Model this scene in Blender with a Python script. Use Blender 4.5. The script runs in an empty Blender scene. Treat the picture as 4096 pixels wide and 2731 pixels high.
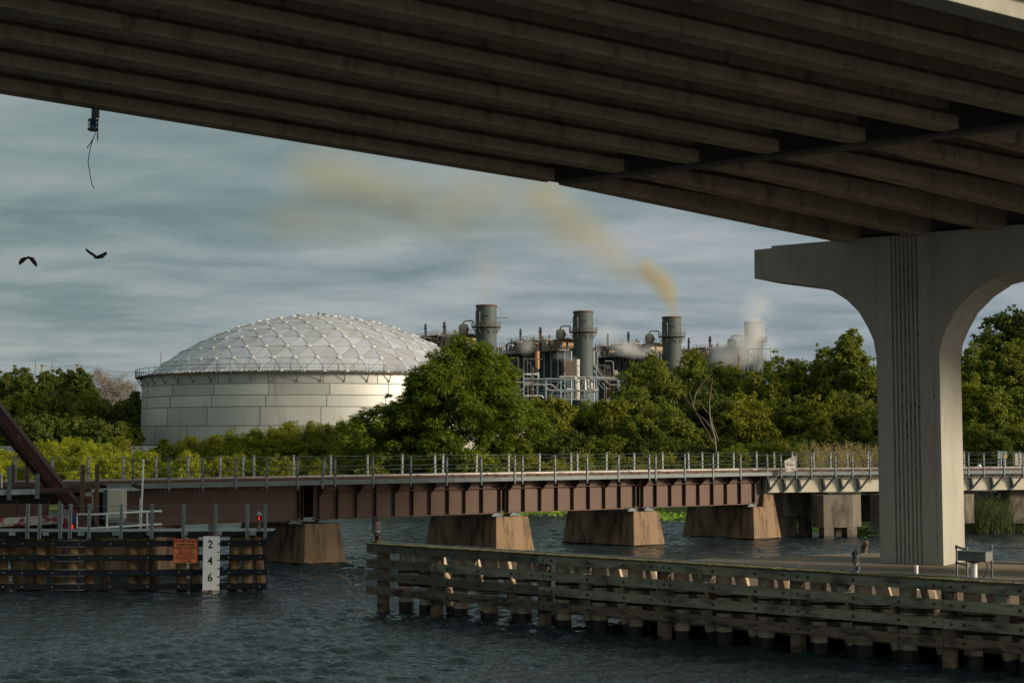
import bpy, math, random
import numpy as np
from mathutils import Vector, Matrix
R=math.radians
C=bpy.context.scene.collection
SC=bpy.context.scene
# ---------------------------------------------------------------- camera
PITCH=math.atan(385/5689.); CAMH=5.74; F=5689.
cam=bpy.data.objects.new('camera',bpy.data.cameras.new('camera')); C.objects.link(cam); SC.camera=cam
cam.location=(0,0,CAMH); cam.rotation_euler=(R(90)+PITCH,0,0)
cam.data.sensor_width=36; cam.data.lens=50; cam.data.clip_start=.5; cam.data.clip_end=9000
# ---------------------------------------------------------------- light
SUN_AZ,SUN_EL=110.,14.
SC.view_settings.view_transform='Standard'; SC.view_settings.look='None'; SC.view_settings.exposure=0.3; SC.view_settings.gamma=1
S=Vector((math.sin(R(SUN_AZ))*math.cos(R(SUN_EL)),math.cos(R(SUN_AZ))*math.cos(R(SUN_EL)),math.sin(R(SUN_EL))))
sl=bpy.data.lights.new('sun','SUN'); sl.energy=3.9; sl.angle=R(9); sl.color=(1,.86,.66)
sun=bpy.data.objects.new('sun',sl); C.objects.link(sun); sun.rotation_euler=S.to_track_quat('Z','Y').to_euler()
W=bpy.data.worlds.new('World'); SC.world=W; W.use_nodes=True
def world():
    nt=W.node_tree; nt.nodes.clear(); N=nt.nodes.new; L=nt.links.new
    out=N('ShaderNodeOutputWorld'); bg=N('ShaderNodeBackground'); bg.inputs[1].default_value=.1; L(bg.outputs[0],out.inputs[0])
    sky=N('ShaderNodeTexSky'); sky.sky_type='NISHITA'; sky.sun_disc=False; sky.sun_elevation=R(SUN_EL); sky.sun_rotation=R(SUN_AZ); sky.dust_density=2.; sky.air_density=1.2
    tc=N('ShaderNodeTexCoord'); sp=N('ShaderNodeSeparateXYZ'); L(tc.outputs['Generated'],sp.inputs[0])
    def m(op,a,b=None,c=None):
        n=N('ShaderNodeMath'); n.operation=op
        for i,v in enumerate((a,b,c)):
            if v is None: continue
            if isinstance(v,(int,float)): n.inputs[i].default_value=v
            else: L(v,n.inputs[i])
        return n.outputs[0]
    z=m('ADD',m('MAXIMUM',sp.outputs[2],0.),.10)
    u=m('DIVIDE',sp.outputs[0],z); v=m('DIVIDE',sp.outputs[1],z)
    cb=N('ShaderNodeCombineXYZ'); L(u,cb.inputs[0]); L(v,cb.inputs[1])
    def noise(sc,det,ro,off,sx=1.,sy=1.,dist=0.):
        mp=N('ShaderNodeMapping'); mp.inputs['Location'].default_value=off; mp.inputs['Scale'].default_value=(sx,sy,1); L(cb.outputs[0],mp.inputs[0])
        n=N('ShaderNodeTexNoise'); n.inputs['Scale'].default_value=sc; n.inputs['Detail'].default_value=det; n.inputs['Roughness'].default_value=ro; n.inputs['Distortion'].default_value=dist; L(mp.outputs[0],n.inputs[0]); return n.outputs[0]
    a=noise(1.9,8,.55,(3.1,1.7,0),.85,1.15,.15); b=noise(.35,3,.5,(0,5.,0),1,1)
    c=m('ADD',m('MULTIPLY',a,.62),m('MULTIPLY',b,.38))
    rp=N('ShaderNodeValToRGB'); L(c,rp.inputs[0]); e=rp.color_ramp.elements
    e[0].position=.39; e[0].color=(1.6,2.1,2.25,1); e[1].position=.61; e[1].color=(3.45,3.6,3.7,1)
    k=e.new(.5) if hasattr(e,'new') else None
    if k: k.color=(2.5,2.92,3.08,1)
    # paler and bluer low down on the right, darker and greener up on the left
    g=m('ADD',m('MULTIPLY',sp.outputs[0],.9),m('MULTIPLY',sp.outputs[2],-2.2)); g=m('ADD',g,.62)
    rg=N('ShaderNodeValToRGB'); L(g,rg.inputs[0]); q=rg.color_ramp.elements
    q[0].position=0; q[0].color=(.78,.85,.81,1); q[1].position=1; q[1].color=(1.12,1.10,1.22,1)
    mu=N('ShaderNodeMix'); mu.data_type='RGBA'; mu.blend_type='MULTIPLY'; mu.inputs[0].default_value=1; L(rp.outputs[0],mu.inputs[6]); L(rg.outputs[0],mu.inputs[7])
    mx=N('ShaderNodeMix'); mx.data_type='RGBA'; mx.inputs[0].default_value=.93; L(sky.outputs[0],mx.inputs[6]); L(mu.outputs[2],mx.inputs[7])
    # the overcast is brighter and warmer round the veiled sun, off to the right behind the camera
    vd=N('ShaderNodeVectorMath'); vd.operation='DOT_PRODUCT'; L(tc.outputs['Generated'],vd.inputs[0]); az_=R(SUN_AZ+18); vd.inputs[1].default_value=(math.sin(az_)*.97,math.cos(az_)*.97,.25)
    gl=m('MULTIPLY_ADD',m('POWER',m('MAXIMUM',vd.outputs['Value'],0.),2.),1.9,1.)
    cg=N('ShaderNodeCombineXYZ'); L(gl,cg.inputs[0]); L(m('MULTIPLY_ADD',gl,.92,.08),cg.inputs[1]); L(m('MULTIPLY_ADD',gl,.78,.22),cg.inputs[2])
    m2=N('ShaderNodeMix'); m2.data_type='RGBA'; m2.blend_type='MULTIPLY'; m2.inputs[0].default_value=1; L(mx.outputs[2],m2.inputs[6]); L(cg.outputs[0],m2.inputs[7])
    L(m2.outputs[2],bg.inputs[0])
world()
SC.cycles.volume_step_rate=2.; SC.cycles.volume_max_steps=96; SC.cycles.max_bounces=6; SC.cycles.transparent_max_bounces=8; SC.cycles.volume_bounces=1
# ---------------------------------------------------------------- turning photograph rays into points of the place
cP,sP=math.cos(PITCH),math.sin(PITCH)
O=Vector((0,0,CAMH))
def ray(x,y):
    a=(x-2048)/F; b=(1365.5-y)/F
    return Vector((a,cP-b*sP,sP+b*cP))
def onz(x,y,z): r=ray(x,y); return O+r*((z-CAMH)/r.z)
def onY(x,y,Y): r=ray(x,y); return O+r*(Y/r.y)
def onvp(x,y,P,d):
    n=Vector((-d[1],d[0],0)); r=ray(x,y); return O+r*(n.dot(Vector(P)-O)/n.dot(r))
def az(deg,sl=0.): return Vector((math.sin(R(deg)),math.cos(R(deg)),sl))
Z=Vector((0,0,1))
# ---------------------------------------------------------------- mesh helper
def rootloc(o):
    l=Vector((0,0,0))
    while o: l+=o.location; o=o.parent
    return l
def tag(o,label=None,cat=None,group=None,kind=None):
    if label: o['label']=label
    if cat: o['category']=cat
    if group: o['group']=group
    if kind: o['kind']=kind
    return o
def empty(name,loc,label=None,cat=None,group=None):
    o=bpy.data.objects.new(name,None); C.objects.link(o); o.location=loc; o.empty_display_size=.3
    return tag(o,label,cat,group)
class MB:
    def __init__(s): s.v=[]; s.f=[]; s.sm=[]; s.mi=[]; s.cur=0
    def add(s,vs,fs,smooth=False):
        n=len(s.v); s.v+= [tuple(v) for v in vs]
        for f in fs: s.f.append(tuple(i+n for i in f)); s.sm.append(smooth); s.mi.append(s.cur)
        return s
    def hexa(s,b,t):  # four bottom, four top points
        return s.add(list(b)+list(t),[(3,2,1,0),(4,5,6,7),(0,1,5,4),(1,2,6,5),(2,3,7,6),(3,0,4,7)])
    def box(s,c,sx,sy,sz,d=(1,0,0)):
        d=Vector(d).normalized(); e=Vector((-d.y,d.x,0)).normalized(); c=Vector(c); up=d.cross(e)
        P=[c+d*(a*sx/2)+e*(b*sy/2) for a,b in((-1,-1),(1,-1),(1,1),(-1,1))]
        return s.hexa([p-up*(sz/2) for p in P],[p+up*(sz/2) for p in P])
    def bar(s,p,q,w,h,up=Z):
        p=Vector(p);q=Vector(q);d=(q-p).normalized(); e=d.cross(Vector(up))
        if e.length<1e-4: e=d.cross(Vector((0,1,0)))
        e.normalize(); u=e.cross(d)
        o=[e*(a*w/2)+u*(b*h/2) for a,b in((-1,-1),(1,-1),(1,1),(-1,1))]
        return s.hexa([p+k for k in o],[q+k for k in o])
    def tube(s,pts,r,n=8,caps=True,smooth=True):
        pts=[Vector(p) for p in pts]; m=len(pts)
        if not hasattr(r,'__len__'): r=[r]*m
        vs=[];prev=None
        for i,p in enumerate(pts):
            d=(pts[min(i+1,m-1)]-pts[max(i-1,0)]).normalized()
            e=d.cross(Z) if prev is None else prev-d*prev.dot(d)
            if e.length<1e-3: e=d.cross(Vector((0,1,0)))
            e.normalize(); prev=e; u=e.cross(d)
            vs+=[p+(e*math.cos(2*math.pi*k/n)+u*math.sin(2*math.pi*k/n))*r[i] for k in range(n)]
        fs=[]
        for i in range(m-1):
            for k in range(n):
                a=i*n+k;b=i*n+(k+1)%n; fs.append((a,b,b+n,a+n))
        s.add(vs,fs,smooth)
        if caps:
            s.add(vs[:n],[tuple(range(n))]); s.add(vs[-n:],[tuple(range(n-1,-1,-1))])
        return s
    def lathe(s,c,prof,n=24,smooth=True):  # prof: (r,z)
        c=Vector(c); vs=[c+Vector((r*math.cos(2*math.pi*k/n),r*math.sin(2*math.pi*k/n),z)) for r,z in prof for k in range(n)]
        fs=[(i*n+k,i*n+(k+1)%n,(i+1)*n+(k+1)%n,(i+1)*n+k) for i in range(len(prof)-1) for k in range(n)]
        s.add(vs,fs,smooth)
        if prof[0][0]>.001: s.add(vs[:n],[tuple(range(n-1,-1,-1))])
        if prof[-1][0]>.001: s.add(vs[-n:],[tuple(range(n))])
        return s
    def prism(s,pts,t):
        n=len(pts); t=Vector(t); a=[Vector(p) for p in pts]
        s.add(a,[tuple(range(n))]); s.add([p+t for p in a],[tuple(range(n-1,-1,-1))])
        s.add(a+[p+t for p in a],[(i+n,(i+1)%n+n,(i+1)%n,i) for i in range(n)])
        return s
    def sphere(s,c,rx,ry=None,rz=None,n=12,m=8,M=None):
        ry=ry or rx; rz=rz or rx; c=Vector(c)
        vs=[];
        for i in range(m+1):
            t=math.pi*i/m
            for k in range(n):
                p=Vector((rx*math.sin(t)*math.cos(2*math.pi*k/n),ry*math.sin(t)*math.sin(2*math.pi*k/n),rz*math.cos(t)))
                if M: p=M@p
                vs.append(c+p)
        return s.add(vs,[(i*n+k,(i+1)*n+k,(i+1)*n+(k+1)%n,i*n+(k+1)%n) for i in range(m) for k in range(n)],True)
    def build(s,name,mat,parent=None,loc=None,bevel=0):
        off=rootloc(parent) if parent else (Vector(loc) if loc is not None else Vector(s.v[0]) if s.v else Vector())
        me=bpy.data.meshes.new(name)
        me.from_pydata([(v[0]-off.x,v[1]-off.y,v[2]-off.z) for v in s.v],[],s.f)
        me.polygons.foreach_set('use_smooth',s.sm)
        mats=mat if isinstance(mat,(list,tuple)) else [mat]
        for m_ in mats: me.materials.append(m_)
        me.polygons.foreach_set('material_index',s.mi)
        me.update()
        if any(s.sm): me.set_sharp_from_angle(angle=R(40))
        o=bpy.data.objects.new(name,me); C.objects.link(o)
        if parent: o.parent=parent
        else: o.location=off
        if bevel:
            b=o.modifiers.new('bevel','BEVEL'); b.width=bevel; b.segments=2; b.limit_method='ANGLE'
        return o
def kids(o): return [c for c in bpy.data.objects if c.parent==o]
def copy_tree(o,parent=None):
    c=o.copy(); C.objects.link(c)
    if parent: c.parent=parent
    for ch in kids(o): copy_tree(ch,c)
    return c
# ---------------------------------------------------------------- materials
def NT(name):
    m=bpy.data.materials.new(name); m.use_nodes=True; nt=m.node_tree; b=nt.nodes['Principled BSDF']; return m,nt,b
def rgb(c): return (c[0],c[1],c[2],1)
def pm(name,c1,c2=None,scale=2.,rough=.8,metal=0.,bump=0.,bscale=None,stretch=(1,1,1),c3=None,s3=.6,t3=(.55,.68),detail=6,spec=.4,st3=(1,1,1),coord='Object'):
    """two-tone mottled surface, an optional third stain layer, and bump"""
    m,nt,b=NT(name); N=nt.nodes.new; L=nt.links.new
    b.inputs['Roughness'].default_value=rough; b.inputs['Metallic'].default_value=metal; b.inputs['Specular IOR Level'].default_value=spec
    tc=N('ShaderNodeTexCoord')
    if coord=='World':
        g=N('ShaderNodeNewGeometry'); src=g.outputs['Position']
    else: src=tc.outputs[coord]
    def noise(sc,st,det=detail,ro=.6,loc=(0,0,0)):
        mp=N('ShaderNodeMapping'); mp.inputs['Scale'].default_value=st; mp.inputs['Location'].default_value=loc; L(src,mp.inputs[0])
        n=N('ShaderNodeTexNoise'); n.inputs['Scale'].default_value=sc; n.inputs['Detail'].default_value=det; n.inputs['Roughness'].default_value=ro; L(mp.outputs[0],n.inputs[0]); return n.outputs[0]
    def mix(f,a,c):
        x=N('ShaderNodeMix'); x.data_type='RGBA'; L(f,x.inputs[0])
        for i,k in((6,a),(7,c)):
            if isinstance(k,(tuple,list)): x.inputs[i].default_value=rgb(k)
            else: L(k,x.inputs[i])
        return x.outputs[2]
    if c2:
        r=N('ShaderNodeMapRange'); L(noise(scale,stretch),r.inputs[0]); r.inputs[1].default_value=.3; r.inputs[2].default_value=.7
        col=mix(r.outputs[0],c1,c2)
        if c3:
            r3=N('ShaderNodeMapRange'); L(noise(s3,st3,8,.65,(7,3,1)),r3.inputs[0]); r3.inputs[1].default_value=t3[0]; r3.inputs[2].default_value=t3[1]
            col=mix(r3.outputs[0],col,c3)
        L(col,b.inputs['Base Color'])
    else: b.inputs['Base Color'].default_value=rgb(c1)
    if bump:
        bm=N('ShaderNodeBump'); bm.inputs['Strength'].default_value=bump; bm.inputs['Distance'].default_value=.02; L(noise(bscale or scale*6,stretch,5,.6,(1,2,3)),bm.inputs['Height']); L(bm.outputs[0],b.inputs['Normal'])
    return m
M={}
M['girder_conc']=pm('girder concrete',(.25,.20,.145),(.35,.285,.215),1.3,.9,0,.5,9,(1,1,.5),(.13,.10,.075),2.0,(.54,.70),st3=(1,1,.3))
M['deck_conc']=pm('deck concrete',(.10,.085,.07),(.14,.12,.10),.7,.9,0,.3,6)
M['pier_conc']=pm('pale pier concrete',(.30,.285,.24),(.385,.36,.30),.8,.85,0,.25,14,(1,1,.35),(.24,.20,.15),1.0,(.52,.80),st3=(1,1,.25))
M['groove']=pm('stained groove',(.25,.23,.20),(.32,.29,.25),2.,.9,c3=(.07,.03,.02),s3=5.,t3=(.56,.62))
M['joint']=pm('faint spotted form joint',(.27,.25,.215),(.31,.29,.25),2.,.9,c3=(.08,.05,.035),s3=5.,t3=(.55,.6))
M['pock']=pm('dark pock',(.05,.04,.03))
M['parapet']=pm('pale parapet',(.42,.38,.29),(.50,.46,.36),1.5,.85,0,.2,12,c3=(.26,.22,.17),s3=2.5,t3=(.6,.75))
M['rpier']=pm('brown railway pier concrete',(.185,.118,.068),(.26,.17,.10),.9,.92,0,.4,16,(1,1,.4),(.06,.040,.026),1.7,(.46,.62),st3=(1,1,.22))
M['block']=pm('grey brown pile cap concrete',(.10,.085,.068),(.165,.14,.11),.9,.92,0,.3,12,(1,1,.6),(.05,.036,.026),1.5,(.46,.62),st3=(1,1,.35))
M['slab']=pm('dusty slab concrete',(.20,.15,.10),(.27,.205,.14),.5,.9,0,.2,14,c3=(.12,.085,.055),s3=.9,t3=(.58,.75))
M['rust_girder']=pm('brown girder paint',(.095,.052,.036),(.115,.064,.044),.6,.6,0,.05,6,c3=(.10,.045,.032),s3=.8,t3=(.55,.8),spec=.3)
M['rust_dark']=pm('dark rusted steel',(.035,.018,.013),(.07,.032,.022),2.5,.8)
M['peel']=pm('peeling red and white paint',(.28,.045,.035),(.20,.035,.03),2.,.7,0,.3,8,c3=(.50,.46,.40),s3=1.5,t3=(.49,.53),st3=(1,1,1.6))
M['diag']=pm('rusty riveted brace',(.10,.035,.025),(.15,.055,.038),2.,.7,0,.3,8,c3=(.50,.42,.33),s3=1.6,t3=(.60,.63),st3=(1,1,1.))
M['galv']=pm('galvanized steel',(.22,.255,.26),(.31,.35,.35),3.,.55,.3,0,c3=(.15,.18,.185),s3=4,t3=(.55,.7))
M['channel']=pm('dull channel steel',(.105,.122,.125),(.15,.165,.165),3.,.6,.3,0,c3=(.10,.10,.09),s3=2,t3=(.5,.7))
M['pale_post']=pm('pale grey post',(.15,.165,.165),(.21,.225,.22),3.,.6,.2)
M['galv_dark']=pm('dull grey steel',(.11,.13,.14),(.16,.18,.19),3.,.6,.3)
M['alu']=pm('pale aluminium pipe',(.62,.64,.63),(.72,.73,.71),4.,.4,.3)
M['railhead']=pm('worn rail head',(.26,.25,.23),(.32,.31,.29),3,.4,.5)
M['rail']=pm('brown rail',(.07,.035,.022),(.11,.05,.03),3,.7)
M['tie']=pm('dark timber tie',(.03,.025,.02),(.05,.04,.032),3,.9)
M['black_plank']=pm('black composite plank',(.009,.011,.015),(.017,.020,.025),2,.85,0,.1,12,spec=.15)
M['green_plank']=pm('green stained timber',(.185,.18,.115),(.29,.27,.19),1.5,.85,0,.5,10,(1,1,5),(.06,.06,.04),1.0,(.47,.66),st3=(1,1,3))
M['brown_plank']=pm('wet brown timber',(.115,.08,.052),(.18,.135,.09),1.5,.8,0,.5,10,(1,1,5),(.022,.017,.012),1.2,(.48,.62),st3=(1,1,3))
M['dark_plank']=pm('blackened timber',(.06,.057,.045),(.13,.125,.09),1.6,.85,0,.5,10,(1,1,5),(.12,.115,.09),1.8,(.64,.7),st3=(1,1,2))
M['moss']=pm('mossy yellow deck boards',(.105,.092,.035),(.17,.148,.06),4,.9,0,.5,12,c3=(.07,.055,.03),s3=3,t3=(.52,.65))
M['pile_timber']=pm('brown timber pile',(.17,.105,.045),(.26,.17,.08),2.,.85,0,.4,14,(1,1,.15),(.06,.038,.02),1.5,(.5,.65),st3=(1,1,.3))
M['pile_conc']=pm('tan concrete pile',(.42,.33,.23),(.54,.43,.31),1.5,.9,0,.3,14,(1,1,.4),(.12,.07,.04),1.6,(.52,.7),st3=(1,1,.4))
M['waterline']=pm('wet black growth',(.012,.011,.009),(.03,.025,.018),6,.6,0,.6,12)
M['black']=pm('black rubber',(.010,.010,.011),(.02,.02,.02),5,.6)
M['box_cream']=pm('cream cabinet steel',(.48,.44,.34),(.54,.50,.40),1.2,.6,.1)
M['box_grey']=pm('grey box steel',(.13,.13,.12),(.18,.18,.165),3,.6,.2,c3=(.2,.18,.14),s3=3,t3=(.6,.7))
M['white']=pm('white painted pipe',(.62,.62,.60),(.72,.72,.70),3,.6,c3=(.35,.25,.15),s3=2,t3=(.6,.75))
M['orange']=pm('orange sign sheet',(.62,.155,.055),(.68,.19,.075),4,.6,c3=(.45,.12,.05),s3=3,t3=(.6,.75))
M['ink']=pm('black lettering',(.012,.010,.010))
M['gauge']=pm('white gauge board',(.70,.70,.68),(.76,.76,.74),2,.6,c3=(.52,.50,.46),s3=3,t3=(.6,.8))
M['redglass']=pm('dark red lens',(.09,.012,.01),(.13,.018,.012),8,.35)
M['blueglass']=pm('blue lens',(.01,.06,.22),(.015,.09,.30),8,.2)
M['skin']=pm('skin',(.35,.19,.12))
M['hat']=pm('white hard hat',(.75,.77,.80))
M['vest']=pm('yellow safety vest',(.62,.68,.08),(.68,.72,.12),6)
M['cloth']=pm('dark work clothes',(.03,.035,.05),(.05,.055,.07),8)
M['feather']=pm('black feathers',(.003,.003,.003),(.006,.006,.006),12,1.,spec=.0)
def emis(name,c,s):
    m,nt,b=NT(name); b.inputs['Base Color'].default_value=rgb(c); b.inputs['Emission Color'].default_value=rgb(c); b.inputs['Emission Strength'].default_value=s; return m
M['red_on']=emis('lit red lamp',(.8,.03,.012),.9)
# power plant
M['stack']=pm('weathered stack steel',(.055,.068,.068),(.085,.10,.095),.25,.7,.2,0,c3=(.21,.235,.23),s3=.16,t3=(.57,.72),st3=(1,1,.18),stretch=(1,1,.3))
M['rim']=pm('rusty rim',(.085,.042,.028),(.14,.06,.035),1.,.8)
M['casing']=pm('dark boiler casing',(.020,.024,.028),(.04,.045,.05),.3,.8,c3=(.07,.08,.085),s3=.3,t3=(.6,.75),st3=(1,1,.2))
M['plant_steel']=pm('grimy platform steel',(.10,.09,.075),(.17,.15,.125),.8,.7,.2)
M['drum']=pm('tan lagging',(.26,.17,.085),(.38,.26,.15),.5,.6,.2,c3=(.10,.06,.035),s3=.6,t3=(.55,.7))
M['tank_tan']=pm('dusty vessel steel',(.27,.23,.18),(.36,.31,.25),.6,.6,.2,c3=(.13,.09,.06),s3=.8,t3=(.58,.7))
M['rust_pipe']=pm('rust orange duct',(.33,.13,.06),(.42,.19,.10),.5,.8,c3=(.14,.06,.035),s3=.8,t3=(.55,.65))
M['blue_steel']=pm('blue grey structural steel',(.20,.27,.33),(.28,.35,.41),.8,.6,.1,c3=(.40,.44,.46),s3=.7,t3=(.6,.75))
M['silver_pipe']=pm('lagged pipe jacket',(.40,.34,.30),(.55,.49,.45),.9,.38,.6,c3=(.24,.17,.12),s3=.7,t3=(.6,.75))
M['pale_duct']=pm('pale duct',(.45,.41,.36),(.52,.48,.43),.6,.6,c3=(.3,.2,.14),s3=.8,t3=(.6,.75))
def matt_tint(name,c1,c2,rough,metal,stain,scale=.35,st=(1,1,.12),t=(.56,.74)):
    m=pm(name,c1,c2,.25,rough,metal,c3=stain,s3=scale,t3=t,st3=st); nt=m.node_tree; b=nt.nodes['Principled BSDF']
    at=nt.nodes.new('ShaderNodeAttribute'); at.attribute_name='tint'; l=b.inputs['Base Color'].links[0]; src=l.from_socket
    mx=nt.nodes.new('ShaderNodeMix'); mx.data_type='RGBA'; mx.blend_type='MULTIPLY'; mx.inputs[0].default_value=1
    nt.links.new(src,mx.inputs[6]); nt.links.new(at.outputs['Color'],mx.inputs[7]); nt.links.new(mx.outputs[2],b.inputs['Base Color']); return m
M['shell']=matt_tint('tank shell plates',(.45,.445,.41),(.54,.53,.485),.5,.6,(.27,.20,.13))
M['dome']=matt_tint('aluminium dome panels',(.60,.585,.59),(.70,.68,.69),.5,.55,(.46,.42,.39),.22,(1,1,.5),(.5,.75))
M['hub']=pm('dome hub cap',(.50,.49,.48),(.56,.56,.55),4,.8,0,spec=.2)
M['seam']=pm('dark weld seam',(.12,.11,.095),(.17,.155,.13),1)
M['strut']=pm('dull batten',(.20,.185,.17),(.28,.26,.24),1)
def tint(o,vals):
    a=o.data.color_attributes.new('tint','FLOAT_COLOR','CORNER'); d=np.ones((len(o.data.loops),4),dtype=np.float32)
    i=0
    for p,v in zip(o.data.polygons,vals):
        k=p.loop_total; d[i:i+k,:3]=v; i+=k
    a.data.foreach_set('color',d.ravel())
def leafmat(name,base,tip,var=.5,trans=.5,nscale=.6):
    m,nt,b=NT(name); N=nt.nodes.new; L=nt.links.new
    g=N('ShaderNodeNewGeometry'); n=N('ShaderNodeTexNoise'); n.inputs['Scale'].default_value=nscale; n.inputs['Detail'].default_value=3; L(g.outputs['Position'],n.inputs[0])
    ad=N('ShaderNodeMath'); ad.operation='MULTIPLY_ADD'; L(g.outputs['Random Per Island'],ad.inputs[0]); ad.inputs[1].default_value=var; L(n.outputs[0],ad.inputs[2])
    r=N('ShaderNodeMapRange'); L(ad.outputs[0],r.inputs[0]); r.inputs[1].default_value=.35; r.inputs[2].default_value=.65+var
    x=N('ShaderNodeMix'); x.data_type='RGBA'; L(r.outputs[0],x.inputs[0]); x.inputs[6].default_value=rgb(base); x.inputs[7].default_value=rgb(tip)
    L(x.outputs[2],b.inputs['Base Color']); b.inputs['Roughness'].default_value=.7; b.inputs['Specular IOR Level'].default_value=.2
    t=N('ShaderNodeBsdfTranslucent'); L(x.outputs[2],t.inputs[0]); ms=N('ShaderNodeMixShader'); ms.inputs[0].default_value=trans; L(b.outputs[0],ms.inputs[1]); L(t.outputs[0],ms.inputs[2]); L(ms.outputs[0],nt.nodes['Material Output'].inputs[0]); return m
LM={'cypress':leafmat('cypress needles',(0.078,0.114,0.0108),(0.204,0.252,0.0216)),
 'wood':leafmat('woodland leaves',(0.084,0.1104,0.0144),(0.228,0.246,0.0288)),
 'dark':leafmat('dark evergreen leaves',(0.0576,0.0816,0.0144),(0.144,0.168,0.0264)),
 'lime':leafmat('lime shrub leaves',(0.18,0.216,0.012),(0.432,0.432,0.03)),
 'olive':leafmat('olive shrub leaves',(0.114,0.138,0.012),(0.312,0.312,0.03)),
 'yellow':leafmat('yellowing leaves',(0.108,0.126,0.012),(0.3,0.288,0.0264)),
 'pecan':leafmat('broad pale leaves',(0.084,0.114,0.0144),(0.228,0.252,0.0264)),
 'twig':leafmat('grey brown twigs',(0.144,0.114,0.0864),(0.252,0.204,0.156),trans=.0),
 'reed':leafmat('golden reeds',(0.228,0.174,0.06),(0.576,0.444,0.204)),
 'greenreed':leafmat('green reeds',(0.042,0.0576,0.0168),(0.12,0.138,0.042)),
 'lily':leafmat('lily pads',(0.12,0.228,0.018),(0.3,0.432,0.048),trans=.1)}
M['bark']=pm('grey bark',(.055,.042,.032),(.10,.08,.062),3,.95,0,.6,10,(1,1,.3))
M['dead']=pm('bleached dead wood',(.18,.14,.105),(.28,.23,.18),3,.9,0,.4,10,(1,1,.3))
# ---------------------------------------------------------------- the setting: ground and water
def sm(x): x=min(1,max(0,x)); return x*x*(3-2*x)
def edge(x):
    if x<6: return 112+1.5*math.sin(x*.13)
    if x<26: return 112+1.5*math.sin(.78)*(1-(x-6)/20)-24*sm((x-6)/20)
    return 88+.8*math.sin(x*.3)
def gz(x,y):
    d=y-edge(x)
    if d<0: return max(-2.2,d*.35)-.02
    return 1.3*sm(d/4)+1.0*sm((d-2)/10)+1.6*sm((d-10)/40)
def ground():
    xs=sorted(set([round(v,2) for v in list(np.arange(-90,90.1,1.5))+[-4000,-2500,-1400,-800,-450,-300,-200,-150,-120,-105,105,120,150,200,300,450,800,1400,2500,4000]]))
    ys=[80]+list(np.arange(84,135,1.))+list(np.arange(136,170,3))+list(np.arange(175,300,12))+[320,380,450,600,900,1500,2500,4500,7000]
    rnd=random.Random(3); v=[];f=[]
    for j,y in enumerate(ys):
        for i,x in enumerate(xs): v.append((x,y,gz(x,y)+(rnd.uniform(-.08,.08) if y<200 else 0)))
    n=len(xs)
    for j in range(len(ys)-1):
        for i in range(n-1): a=j*n+i; f.append((a,a+1,a+1+n,a+n))
    b=MB(); b.add(v,f,True)
    o=b.build('ground',pm('rough grass ground',(.05,.06,.012),(.11,.12,.025),.5,.95,0,.8,6,c3=(.12,.09,.045),s3=.3,t3=(.55,.7)),loc=(0,0,0)); tag(o,kind='structure')
ground()
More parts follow.
